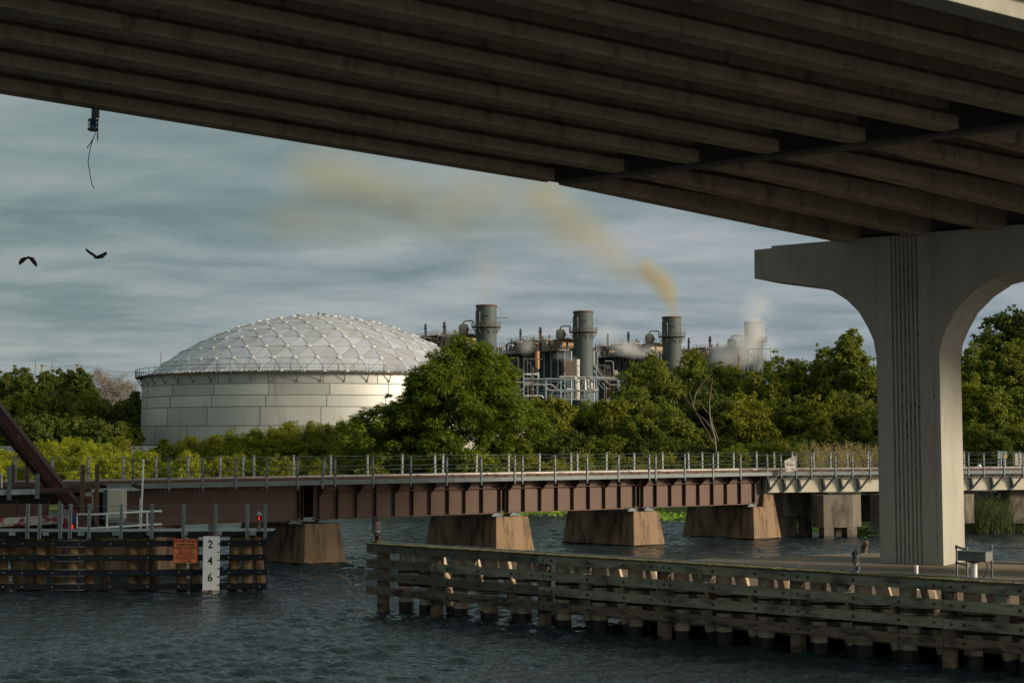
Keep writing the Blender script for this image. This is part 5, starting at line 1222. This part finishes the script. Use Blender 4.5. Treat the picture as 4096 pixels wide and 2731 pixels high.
def crown(seed,w,h,style,dens=1.,leaf=(.30,.15),gap=0.):
    g=nprand(seed); R_=w/2
    def prof(t):
        if style=='cypress': return np.interp(t,[0,.12,.3,.5,.7,.85,.95,1],[.85,.98,1.,.92,.72,.52,.34,.14])
        if style=='pecan': return np.interp(t,[0,.2,.5,.75,.9,1],[.35,.75,1.,.85,.55,.12])
        if style=='shrub': return np.interp(t,[0,.25,.6,.85,1],[.8,1.,.95,.6,.15])
        return np.interp(t,[0,.15,.45,.75,.92,1],[.65,.85,1.,.93,.72,.38])
    rc=max(.24,min(.62,.070*(w*w*h)**(1/3)+.12)); 
    if style=='cypress': rc=.72
    area=math.pi*w*h*.85
    nc=int(area/(rc*rc)*(1.0 if style!='cypress' else .95)*(1-gap))+8
    t=g.random(nc)**.85; th=g.random(nc)*2*np.pi
    lump=1.04+.17*np.sin(3*th+seed)+.15*np.sin(5*th+seed*2.+6*t)+.15*np.sin(11*t+2*th+seed)
    rr=prof(t)*R_*lump*(1-.55*g.random(nc)**2.2)
    rr=np.maximum(rr-rc*.5,.05)
    c=np.stack([rr*np.cos(th)+R_*.22*np.sin(3.1*t+seed),rr*np.sin(th)+R_*.2*np.sin(2.7*t+seed*3),t*(h-rc*.7)*(1-.13*np.sin(2*th+seed)*t)],1); c+=g.normal(size=c.shape)*rc*.35
    if style=='cypress': c[:,0]+=R_*.42*(t-.4)-R_*.22*np.sin(3.1*t+seed); c[:,1]-=R_*.2*np.sin(2.7*t+seed*3)
    # a few sprigs breaking the outline
    k=max(4,nc//4); u=g.integers(0,nc,k); o=c[u].copy(); o[:,:2]*=1+(.26 if style!='cypress' else .08)*g.random((k,1)); o[:,2]+=rc*(.1+1.5*g.random(k)**2); c=np.vstack([c,o]); cr=np.concatenate([np.full(nc,rc)*(.65+.6*g.random(nc)),np.full(k,rc*.42)])
    per=(dens*11*(cr/leaf[0])**2*(.30/.30)+14).astype(int); per=np.minimum(per,600)
    idx=np.repeat(np.arange(len(c)),per); n=len(idx)
    d=g.normal(size=(n,3)); d/=np.linalg.norm(d,axis=1,keepdims=True); rad=cr[idx]*(.35+.65*g.random(n)**.6)
    off=d*rad[:,None]*np.array([1.,1.,.6 if style!='cypress' else .55])
    pos=c[idx]+off
    out=pos-np.array([0,0,h*.45]); out/=np.linalg.norm(out,axis=1,keepdims=True)+1e-6
    if style=='cypress':
        al=out*np.array([1,1,.3])+d*.6+np.array([0,0,-.55])*(g.random((n,1))+.1); nrm=d*.5+np.array([0,0,.8])+g.normal(size=(n,3))*.45
        ln=leaf[0]*(.9+.9*g.random(n)); wd=leaf[1]*(.6+.5*g.random(n))
    elif style=='shrub':
        al=d*.8+np.array([0,0,.7])+g.normal(size=(n,3))*.4; nrm=g.normal(size=(n,3))+d*.8; ln=leaf[0]*(.6+.8*g.random(n)); wd=leaf[1]*(.4+.5*g.random(n))
    else:
        al=g.normal(size=(n,3))+out*.5+np.array([0,0,-.25]); nrm=d*.9+out*.4+np.array([0,0,.4])+g.normal(size=(n,3))*.5; ln=leaf[0]*(.6+.7*g.random(n)); wd=leaf[1]*(.7+.6*g.random(n))
    return leaf_mesh('crown',pos,nrm,al,ln,wd)
def trunk_mb(base,h,w,rd,n=6,r0=None,lean=0.):
    b=MB(); r0=r0 or max(.07,h*.018); p=Vector(base)-Z*.4; top=Vector(base)+Vector((rd.uniform(-.1,.1)*w,rd.uniform(-.1,.1)*w,h*.8)); mid=p.lerp(top,.5)+Vector((rd.uniform(-.05,.05)*w,rd.uniform(-.05,.05)*w,0))
    b.tube([p,p.lerp(mid,.5),mid,mid.lerp(top,.5),top],[r0*1.2,r0,r0*.8,r0*.5,r0*.2],7)
    for k in range(n):
        f=.3+.6*k/n; s=mid.lerp(top,(f-.5)*2) if f>.5 else p.lerp(mid,f*2); a=rd.uniform(0,6.28); l=w*.38*rd.uniform(.7,1.1); e=s+Vector((math.cos(a)*l,math.sin(a)*l,h*.16*rd.uniform(.4,1.3)))
        b.tube([s,s.lerp(e,.5)+Z*l*.08,e],[r0*.5,r0*.33,r0*.12],5)
    return b
ORD='first second third fourth fifth sixth seventh eighth ninth tenth eleventh twelfth thirteenth fourteenth fifteenth sixteenth seventeenth eighteenth nineteenth twentieth twenty-first twenty-second twenty-third twenty-fourth twenty-fifth twenty-sixth twenty-seventh twenty-eighth twenty-ninth thirtieth'.split()
SEED=[100]
def plant(nm,x,yt,wpx,Y,leafm,style,label,cat,group=None,dens=1.,leaf=(.30,.15),z0=.12,gap=0.,trunk=True,base=None,nl=6):
    SEED[0]+=1; sd=SEED[0]; rd=random.Random(sd)
    if style in('round','pecan'): yt=yt+26
    top=onY(x,yt,Y); zb=gz(top.x,Y) if base is None else base; zb=max(zb,.0); h=top.z-zb; w=wpx*Y/F
    r=empty(nm,(top.x,Y,zb),label,cat,group)
    hc=h*(1-z0); me=crown(sd,w,hc,style,dens,leaf,gap); me.materials.append(LM[leafm]); o=bpy.data.objects.new('crown' if style!='shrub' else 'foliage',me); C.objects.link(o); o.parent=r; o.location=(0,0,h*z0)
    if trunk: trunk_mb((top.x,Y,zb),h,w,rd,nl).build('trunk' if style!='shrub' else 'stem',M['bark'],r)
    return r
def row(nm,items,desc,cat,group,style,**kw):
    if style=='shrub': items=[(x,yt+((x*37)%23-11),w*1.4,Y,lm) for x,yt,w,Y,lm in items]
    items=sorted(items,key=lambda t:t[0])
    for k,(x,yt,w,Y,lm) in enumerate(items): plant(nm,x,yt,w,Y,lm,style,f'{ORD[k]} from the left of the {desc}' if len(items)>1 else desc,cat,group,**kw)
BL=(.24,.12)
# left: distant woods
row('evergreen_tree',[(-20,1478,110,262,'dark'),(38,1482,90,258,'dark'),(100,1468,120,262,'dark'),(170,1480,110,256,'dark'),(228,1474,90,264,'dark'),(300,1468,130,258,'dark'),(345,1500,90,252,'dark')],'dark trees on the skyline left of the tank','tree','skyline trees left of the tank','round',leaf=(.5,.3),z0=.3)
row('bare_tree',[(410,1468,180,262,'twig'),(505,1492,150,262,'twig')],'brownish leafless trees beside the tank','tree','leafless trees left of the tank','round',leaf=(.75,.05),z0=.35,dens=.8,nl=14)
row('woodland_tree',[(20,1575,190,236,'wood'),(120,1560,200,232,'wood'),(225,1556,200,236,'dark'),(330,1562,190,232,'wood'),(430,1590,180,236,'wood'),(510,1585,110,232,'dark'),(548,1560,60,236,'dark')],'dark green trees below the skyline row','tree','middle row of woodland trees left of the tank','round',leaf=(.42,.24),z0=.05)
row('woodland_tree',[(30,1655,190,205,'wood'),(150,1645,190,202,'dark'),(280,1650,190,205,'wood'),(400,1660,170,202,'dark'),(500,1668,120,204,'wood')],'front trees of the dark left wood','tree','front row of the wood left of the tank','round',leaf=(.38,.22),z0=.03)
plant('sapling',380,1748,90,170,'lime','pecan','bright green sapling before the dark wood behind the fence','sapling',leaf=(.3,.16),z0=.35)
# lime shrubs on the bank
sh=[(-10,1800,120,128,'lime'),(75,1812,100,124,'olive'),(145,1785,120,130,'olive'),(215,1768,135,142,'lime'),(285,1762,90,144,'lime'),(345,1782,150,134,'lime'),(425,1780,120,138,'olive'),(480,1760,60,140,'yellow'),(545,1806,130,134,'lime'),(612,1800,100,138,'olive')]
row('lime_shrub',sh,'yellow green shrubs left of the tank','shrub','tall shrubs on the bank left of the tank','shrub',leaf=BL,z0=.02,trunk=False)
plant('young_tree',668,1744,85,128,'pecan','pecan','small broadleaf young tree standing before the lower left of the tank','young tree',leaf=(.3,.18),z0=.3)
sh=[(735,1790,120,128,'olive'),(775,1752,100,132,'olive'),(845,1764,110,130,'olive'),(905,1730,130,134,'olive'),(975,1752,120,130,'olive'),(1040,1738,120,132,'wood'),(1105,1730,130,130,'olive'),(1170,1712,120,134,'olive'),(1235,1698,130,130,'olive'),(1300,1712,120,132,'wood'),(1365,1700,120,128,'olive'),(1430,1690,130,130,'wood'),(1490,1705,110,126,'wood')]
row('olive_shrub',sh,'olive green shrubs in front of the tank wall','shrub','shrubs in front of the tank','shrub',leaf=BL,z0=.02,trunk=False)
fr=[(x,1838+12*math.sin(x*.031)+(14 if x<300 else 0),125,117.5+1.5*math.sin(x),'lime' if x<760 else 'olive') for x in range(-40,1500,78)]
row('low_shrub',fr,'low shrubs behind the left walkway fence','shrub','low front shrubs behind the walkway fence','shrub',leaf=BL,z0=.0,trunk=False,base=.5)
# the big cypress
plant('cypress_tree',1806,1412,620,119,'cypress','cypress','huge feathery green cypress tree covering the right edge of the tank','tree',leaf=(.30,.15),dens=1.9,z0=.05,nl=12)
plant('cypress_tree',1625,1610,330,121.5,'cypress','cypress','smaller feathery tree spreading left from under the huge cypress','tree',leaf=(.30,.15),dens=1.7,z0=.03)
plant('cypress_sapling',1905,1800,110,113.5,'lime','cypress','light green young cypress behind the walkway fence under the huge cypress','sapling',leaf=(.26,.11),z0=.05)
# woods right of the cypress
row('canopy_tree',[(2535,1545,190,134,'wood'),(2630,1424,300,144,'wood'),(2790,1412,190,152,'wood'),(2905,1462,220,144,'wood'),(3035,1488,200,140,'olive'),(3125,1428,190,146,'wood'),(3235,1445,190,142,'wood'),(3305,1398,130,146,'wood'),(3490,1480,170,136,'wood')],'tall canopy trees left of the highway pier','tree','canopy trees right of the cypress','round',leaf=(.34,.19),z0=.12)
plant('pecan_tree',3405,1330,200,139,'pecan','pecan','tallest pale leaved tree just left of the highway pier','tree',leaf=(.42,.24),z0=.3,gap=.15)
row('midwood_tree',[(2185,1585,220,126,'yellow'),(2300,1602,190,131,'wood'),(2425,1585,200,127,'yellow'),(2700,1610,230,126,'wood'),(2850,1560,220,130,'dark'),(2985,1590,220,127,'yellow'),(3120,1570,220,130,'wood'),(3240,1590,210,127,'yellow'),(3370,1560,220,130,'wood'),(3500,1620,180,125,'wood'),(2560,1650,190,124,'wood')],'middle height trees left of the highway pier','tree','middle trees right of the cypress','round',leaf=(.32,.17),z0=.1)
row('understory_tree',[(2130,1735,180,121.5,'wood'),(2260,1710,190,121,'dark'),(2400,1725,190,121,'wood'),(2530,1745,170,121.5,'dark'),(2660,1740,180,121,'wood'),(2800,1755,180,121.5,'dark'),(2930,1735,170,121,'wood'),(3060,1745,180,121.5,'dark'),(3190,1735,170,121,'wood'),(3320,1745,180,121.5,'dark'),(3450,1750,170,120,'wood')],'dark low trees under the wood right of the cypress','tree','understory trees','round',leaf=(.28,.15),z0=.12,dens=.9)
fr=[(x,1852+10*math.sin(x*.043),130,116+1.2*math.sin(x),('olive' if (x//92)%3 else 'yellow')) for x in range(1500,2900,92)]+[(2930,1800,150,116,'olive'),(3020,1790,150,117,'olive'),(3110,1785,160,116,'olive'),(3200,1800,140,115,'olive'),(3300,1850,140,112,'olive'),(3400,1855,140,110,'wood'),(3490,1850,130,106,'wood')]
row('low_bush',fr,'low bushes behind the right walkway fence','bush','low bushes behind the right part of the bridge','shrub',leaf=BL,z0=.0,trunk=False,base=.4)
# right of the pier
plant('tall_tree',4010,1238,270,140,'dark','pecan','tall open crowned tree rising above the vine covered mass at the right edge','tree',leaf=(.42,.22),z0=.35,gap=.1)
row('vine_covered_tree',[(3865,1395,190,112,'wood'),(3965,1412,180,113,'wood'),(4065,1385,190,112,'wood'),(4150,1400,150,112,'wood'),(3890,1530,170,107,'olive'),(3990,1560,180,106,'wood'),(4085,1545,180,107,'wood'),(4300,1440,230,114,'wood'),(4480,1410,240,116,'wood'),(4680,1450,240,118,'olive'),(4900,1420,260,118,'wood')],'leafy vine covered trees right of the highway pier','tree','trees right of the highway pier','round',leaf=(.28,.16),z0=.02)
row('bank_bush',[(3880,1715,150,101,'wood'),(3965,1745,130,99,'dark'),(4050,1725,150,100,'wood'),(4120,1740,110,99,'wood'),(4240,1735,170,101,'wood'),(4400,1745,180,102,'olive'),(4580,1740,190,103,'wood'),(4780,1745,200,104,'wood')],'dark bushes behind the track right of the highway pier','bush','bushes right of the highway pier','shrub',leaf=(.24,.14),z0=.0,trunk=False)
def reeds(name,x0,x1,yt,Y,dY,n,mat,label,base=None,arch=.35,wd=.05,kind='stuff',y2=None,plume=False):
    SEED[0]+=1; g=nprand(SEED[0]); a=onY(x0,1800,Y).x; c=onY(x1,1800,Y).x; px=[];
    bx=a+(c-a)*g.random(n); by=Y+dY*(g.random(n)-.5); zt=onY(2048,yt,Y).z; P=[];N_=[];A=[];L=[];Wd=[]
    for i in range(n):
        zb=gz(bx[i],by[i]) if base is None else base; zb=max(zb,-.1); H=(zt-zb)*(.55+.45*g.random()); ang=g.random()*6.28; d=np.array([math.cos(ang),math.sin(ang),0]); p=np.array([bx[i],by[i],zb]); K=5; bend=arch*H*(.3+g.random())
        for k in range(K):
            f0,f1=k/K,(k+1)/K; q0=p+d*bend*f0**2+np.array([0,0,H*f0*(1-.12*f0)]); q1=p+d*bend*f1**2+np.array([0,0,H*f1*(1-.12*f1)])
            P.append(q0);A.append(q1-q0);L.append(np.linalg.norm(q1-q0)*1.25);Wd.append(wd*(1.2-f0));N_.append(np.array([-d[1],d[0],0])*g.normal()*.5+np.array([0,-1,0.2]))
        if plume and g.random()<.22:
            for k in range(16): P.append(q1+g.normal(size=3)*np.array([.09,.09,.22]));A.append(g.normal(size=3)+np.array([0,0,1.]));L.append(.16);Wd.append(.06);N_.append(g.normal(size=3))
    me=leaf_mesh(name,np.array(P),np.array(N_),np.array(A),np.array(L),np.array(Wd)); me.materials.append(LM[mat]); o=bpy.data.objects.new(name,me); C.objects.link(o); tag(o,label,'reeds',kind=kind); return o
reeds('golden_reeds',3225,3540,1755,104,6,420,'reed','dry golden plumed reeds behind the walkway fence left of the highway pier',plume=True)
reeds('golden_grass',2340,2640,1835,113,3,260,'reed','patch of golden grass behind the middle of the walkway fence',wd=.07)
reeds('green_reeds',3885,4030,1945,86.3,3,330,'greenreed','green arching reeds at the water right of the highway pier',base=-.05,arch=.45,wd=.06)
reeds('bank_grass',3870,4300,2035,88.5,3,700,'greenreed','short grass along the water edge at the right',base=-.05,arch=.5,wd=.06)
def lilies():
    g=nprand(9); n=5200; x=np.concatenate([g.uniform(-2,9,n//2),g.uniform(8,22,n//2)]); P=[]
    e=np.array([edge(v) for v in x]); y=e-np.abs(g.normal(size=n))*3.2-np.where(x>8,5*g.random(n),0)+1; z=np.where(x>8,.02+.30*g.random(n)**2*np.clip((y-(e-9))/7,0,1.4),.02+.12*g.random(n)**2)
    pos=np.stack([x,y,z],1); nr=np.stack([g.normal(size=n)*.25,g.normal(size=n)*.25-.1,np.ones(n)],1); al=g.normal(size=(n,3)); al[:,2]=0
    me=leaf_mesh('lily_pads',pos,nr,al,.2+.22*g.random(n),.2+.2*g.random(n)); me.materials.append(LM['lily']); o=bpy.data.objects.new('lily_pads',me); C.objects.link(o); tag(o,'bright green lily pads and water plants along the bank seen between the brown piers','water plants',kind='stuff')
lilies()
def dead_tree():
    q=lambda x,y,dy=0: onY(2300+x*.3827,1150+y*.3827,117+dy)
    r=empty('dead_tree',q(1475,1900),'bleached dead tree with bare forked branches in front of the wood','dead tree')
    b=MB(); b.tube([q(1490,1900),q(1462,1567),q(1425,1440),q(1410,1340),q(1405,1200),q(1425,1050),q(1440,930)],[.11,.08,.07,.055,.04,.022,.010],6)
    b.build('trunk',M['dead'],r)
    for pts,rr in (([(1460,1560,0),(1390,1420,.2),(1345,1370,.3),(1300,1332,.4)],(.09,.07,.04,.02)),([(1415,1330,0),(1370,1290,.2),(1330,1230,.3),(1285,1160,.3)],(.05,.035,.025,.01)),([(1232,1260,1),(1262,1110,1),(1310,1025,1),(1370,960,1),(1442,885,1)],(.05,.045,.03,.02,.012)),([(1235,1215,1),(1195,1100,1),(1215,1050,1),(1250,985,1)],(.03,.025,.018,.01)),([(1255,1130,1),(1330,1040,1.2),(1310,960,1.2)],(.025,.015,.008)),([(1130,1100,1),(1160,1170,1),(1225,1230,1),(1470,1650,.5)],(.015,.02,.03,.05)),([(1430,1350,0),(1440,1430,0),(1500,1600,.3)],(.03,.05,.07))):
        b=MB(); b.tube([q(*p) for p in pts],[x_*.62 for x_ in rr],5); b.build('branch',M['dead'],r)
dead_tree()
def back_fence():
    Y=152; r=empty('chain_link_fence',onY(0,1800,Y)-Z*1,'chain link fence with barbed wire arms behind the lime shrubs left of the tank','fence'); s=Y/F
    xs=[-60,40,148,258,405,455,530,590,660]
    for k,x in enumerate(xs):
        p=onY(x,1802,Y); g=gz(p.x,Y); b=MB(); b.tube([(p.x,Y,g-.3),(p.x,Y,p.z+.02)],.045,6); b.tube([(p.x,Y,p.z),(p.x-.28,Y,p.z+.32)],.03,5); b.build('post',M['galv'],r)
    b=MB(); 
    for y in (1798,1786): b.tube([onY(-60,y,Y),onY(300,y,Y),onY(660,y,Y)],.04,5)
    for k in range(3): b.tube([onY(-60,1795-k*3,Y)+Vector((-.1*k,0,0)),onY(660,1795-k*3,Y)],.012,4)
    b.build('top_rail',M['galv'],r)
back_fence()
def far_poles():
    for x,y0,lab in ((168,1457,'left one of two concrete line poles above the distant trees'),(308,1455,'right one of two concrete line poles above the distant trees')):
        p=onY(x,y0,300); b=MB(); b.bar((p.x,300,3),(p.x,300,p.z),.38,.38,(0,1,0)); r=empty('line_pole',(p.x,300,3),lab,'pole','concrete line poles'); b.build('pole',M['tank_tan'],r); b=MB(); b.bar((p.x,299.7,p.z-.15),(p.x+1.0,299.7,p.z-.35),.12,.12); b.build('arm',M['plant_steel'],r)
    for x,y0,lab in ((142,1437,'thin lattice mast left of the concrete line poles'),(209,1435,'thin mast between the concrete line poles'),(644,1400,'hair thin antenna mast behind the left side of the dome')):
        p=onY(x,y0,330); b=MB(); b.tube([(p.x,330,3),(p.x,330,p.z-1.5),(p.x,330,p.z)],[.12,.1,.04],5); o=b.build('mast',M['plant_steel'],loc=(p.x,330,3)); tag(o,lab,'mast')
    # overhead line conductors
    b=MB(); a=onY(308,1460,300); c=onY(640,1490,300); b.tube([a,a.lerp(c,.5)-Z*.6,c],.03,4); a=onY(168,1462,300); c=onY(308,1458,300); b.tube([a,a.lerp(c,.5)-Z*.5,c],.03,4); o=b.build('power_line',M['plant_steel'],loc=a); tag(o,'thin power line running from the concrete poles towards the tank','cable')
far_poles()
# ---------------------------------------------------------------- person and birds
def skin_body(name,pts,edges,rad,mat,parent,sub=2):
    me=bpy.data.meshes.new(name); off=rootloc(parent); me.from_pydata([tuple(Vector(p)-off) for p in pts],edges,[]); o=bpy.data.objects.new(name,me); C.objects.link(o); o.parent=parent
    m=o.modifiers.new('skin','SKIN'); 
    for v,r_ in zip(me.skin_vertices[0].data,rad): v.radius=(r_,r_)
    me.skin_vertices[0].data[0].use_root=True
    s=o.modifiers.new('sub','SUBSURF'); s.levels=sub; s.render_levels=sub; me.materials.append(mat); return o
def person():
    Y=95.; t=onY(3917,1857,Y); x=t.x; zg=t.z-1.78; r=empty('person',(x,Y,zg),'worker in white hard hat and yellow vest beyond the track right of the pier','person')
    B=Vector((x,Y,zg)); q=lambda a,b_,c: B+Vector((a,b_,c))
    pts=[q(.10,0,.95),q(.10,0,1.15),q(.08,0,1.38),q(.04,0,1.50),q(0,0,1.60),q(-.01,-.01,1.68),
         q(.16,-.19,1.40),q(.12,-.27,1.15),q(-.05,-.30,.98),q(-.12,-.30,.95),
         q(.14,.19,1.40),q(.16,.27,1.15),q(.02,.28,.97),q(-.05,.28,.94),
         q(.10,-.10,.90),q(.06,-.12,.5),q(.12,-.12,.08),q(-.02,-.13,.03),
         q(.10,.10,.90),q(.16,.12,.5),q(.22,.12,.08),q(.08,.13,.03)]
    ed=[(0,1),(1,2),(2,3),(3,4),(4,5),(2,6),(6,7),(7,8),(8,9),(2,10),(10,11),(11,12),(12,13),(0,14),(14,15),(15,16),(16,17),(0,18),(18,19),(19,20),(20,21)]
    ra=[.15,.15,.15,.06,.095,.09,.07,.05,.038,.03,.07,.05,.038,.03,.095,.07,.05,.04,.095,.07,.05,.04]
    skin_body('body',pts,ed,ra,M['cloth'],r)
    b=MB(); b.sphere(q(-.01,0,1.63),.092,.08,.11); b.tube([q(-.10,0,1.635),q(-.122,0,1.61)],[.018,.016],6); b.build('face',M['skin'],r)
    b=MB(); b.lathe(q(.1,0,0),[(.19,.92),(.205,1.1),(.215,1.3),(.17,1.43),(.08,1.48)],16)
    b.build('vest',M['vest'],r)
    b=MB(); b.sphere(q(0,0,1.68),.145,.125,.12,16,8); b.box(q(-.11,0,1.675),.14,.2,.018); b.build('hard_hat',M['hat'],r)
person()
def bird(name,Y,body,tail,head,wl,wr,lab,rb=.055):
    s=Y/F; q=lambda p,d=0.: onY(p[0],p[1],Y+d)
    B=q(body); r=empty(name,B,lab,'bird')
    b=MB(); T=q(tail);H=q(head); b.tube([T,T.lerp(B,.45),B,B.lerp(H,.6),H],[.01,rb*.7,rb,rb*.75,.014],10); b.sphere(B.lerp(H,.75),rb*.62); b.build('body',M['feather'],r)
    for w,sd in ((wl,-1),(wr,1)):
        P=[q(p,sd*(.04+.12*k)) for k,p in enumerate(w)]; b=MB(); ch=[.13,.16,.13,.03][-len(P):] if len(P)==4 else [.14,.13,.03]
        vs=[];
        for p,c in zip(P,ch): vs+=[p+Vector((-c*.5,-c*.5,.008)),p+Vector((c*.6,c*.6,0))]
        n=len(P); fs=[(2*i,2*i+1,2*i+3,2*i+2) for i in range(n-1)]
        b.add(vs,fs,True); b.add([Vector(v)-Z*.016 for v in vs],[tuple(reversed(f)) for f in fs],True)
        b.tube([vs[2*i] for i in range(n)],[.014,.013,.01,.005][:n],5); b.build('wing',M['feather'],r)
bird('bird',62,(112,1030),(141,1034),(98,1036),[(108,1030),(94,1036),(84,1048),(77,1058)],[(120,1031),(130,1040),(139,1054),(146,1066)],'black bird at the left with both wings bent down in flight')
bird('bird',58,(390,1030),(419,1029),(374,1030),[(386,1028),(372,1019),(354,1006),(343,994)],[(396,1027),(408,1021),(418,1016),(425,1008)],'black bird flying with raised wings right of the other bird',.06)
# ---------------------------------------------------------------- smoke and steam
def smoke_mat(name,col,dens,nsc,cut,an=.2):
    m=bpy.data.materials.new(name); m.use_nodes=True; nt=m.node_tree; nt.nodes.clear(); N=nt.nodes.new; L=nt.links.new
    out=N('ShaderNodeOutputMaterial'); v=N('ShaderNodeVolumePrincipled'); v.inputs['Color'].default_value=rgb(col); v.inputs['Anisotropy'].default_value=an; L(v.outputs[0],out.inputs['Volume'])
    tc=N('ShaderNodeTexCoord'); gr=N('ShaderNodeTexGradient'); gr.gradient_type='SPHERICAL'; L(tc.outputs['Object'],gr.inputs[0])
    g=N('ShaderNodeNewGeometry'); n=N('ShaderNodeTexNoise'); n.inputs['Scale'].default_value=nsc; n.inputs['Detail'].default_value=4; n.inputs['Roughness'].default_value=.6; L(g.outputs['Position'],n.inputs[0])
    a=N('ShaderNodeMath'); a.operation='MULTIPLY_ADD'; L(n.outputs[0],a.inputs[0]); a.inputs[1].default_value=2.6; a.inputs[2].default_value=-cut-.58
    b=N('ShaderNodeMath'); b.operation='ADD'; L(gr.outputs[1],b.inputs[0]); L(a.outputs[0],b.inputs[1])
    c=N('ShaderNodeMath'); c.operation='MULTIPLY'; L(b.outputs[0],c.inputs[0]); L(gr.outputs[1],c.inputs[1])
    d=N('ShaderNodeMath'); d.operation='MULTIPLY'; L(c.outputs[0],d.inputs[0]); d.inputs[1].default_value=dens; 
    e=N('ShaderNodeMath'); e.operation='MAXIMUM'; L(d.outputs[0],e.inputs[0]); e.inputs[1].default_value=0.; L(e.outputs[0],v.inputs['Density']); return m
def puffs(root,lab,cat,items,mats):
    r=empty(root,onY(items[0][0],items[0][1],items[0][2]),lab,cat); base=None
    for x,y,Y,wx,wz,k in items:
        p=onY(x,y,Y); b=MB(); b.sphere((0,0,0),1,1,1,24,16); me=b.build('puff',mats[k],loc=(0,0,0)); me.parent=r; me.location=p-rootloc(r); s=Y/F; me.scale=(wx*s/2,min(wx,wz)*s/2*1.1,wz*s/2)
YS=smoke_mat('yellow smoke dense',(.86,.70,.34),.22,.07,.36,.3); YM=smoke_mat('yellow smoke thin',(.84,.72,.38),.060,.045,.40,.3); YT=smoke_mat('yellow smoke very thin',(.82,.73,.44),.028,.025,.44,.3)
puffs('smoke_plume','yellow brown smoke drifting up and left from the third chimney','smoke',[(2692,1255,419,72,110,0),(2684,1205,419,92,120,0),(2664,1155,419,130,130,0),(2632,1110,419,150,130,0),(2590,1075,419,110,120,0),(2560,1110,420,250,140,1),(2490,1080,421,300,170,1),(2420,1010,422,320,200,1),(2340,940,424,320,230,1),(2270,860,426,320,250,1),(2180,780,428,300,250,1),(2230,930,430,520,360,2),(2000,850,432,640,360,2)],[YS,YM,YT])
puffs('smoke_plume','faint yellow haze of older smoke spreading high over the tank','smoke',[(1640,850,430,340,260,0),(1500,760,432,560,330,0),(1300,700,434,520,340,0),(1200,880,430,520,300,1),(1800,900,430,520,300,1),(1950,760,430,500,300,1),(1760,800,430,520,320,1),(1420,900,430,600,300,1)],[smoke_mat('old smoke core',(.84,.72,.40),.040,.028,.46,.3),YT])
puffs('smoke_plume','thin warm shimmer of smoke above the first chimney','smoke',[(1943,1180,382,110,170,0),(1940,1060,383,170,220,0)],[smoke_mat('shimmer',(.8,.70,.5),.06,.12,.60)])
WS=smoke_mat('white steam',(.95,.95,.95),.55,.2,.56,.0); WT=smoke_mat('thin white steam',(.93,.95,.98),.13,.12,.60,.0)
puffs('steam_cloud','white steam around the last chimney','steam',[(2900,1420,432,190,130,0),(2975,1385,430,170,170,0),(3020,1330,430,130,140,0),(3010,1270,432,150,150,1),(2960,1440,428,260,110,1),(3080,1400,432,130,150,1),(3040,1230,432,190,170,1)],[WS,WT])
puffs('steam_cloud','white steam over the boiler unit left of the third chimney','steam',[(2500,1395,405,150,80,0),(2560,1412,405,160,70,0),(2600,1400,405,140,70,1),(2455,1375,405,110,90,1),(2430,1340,406,160,140,1)],[WS,WT])
puffs('steam_cloud','thin steam at the left end of the boiler unit left of the second chimney','steam',[(2105,1380,384,100,110,0),(2250,1425,378,120,60,0),(2290,1440,378,90,50,0)],[smoke_mat('wisp',(.93,.93,.93),.16,.25,.68,.0)])
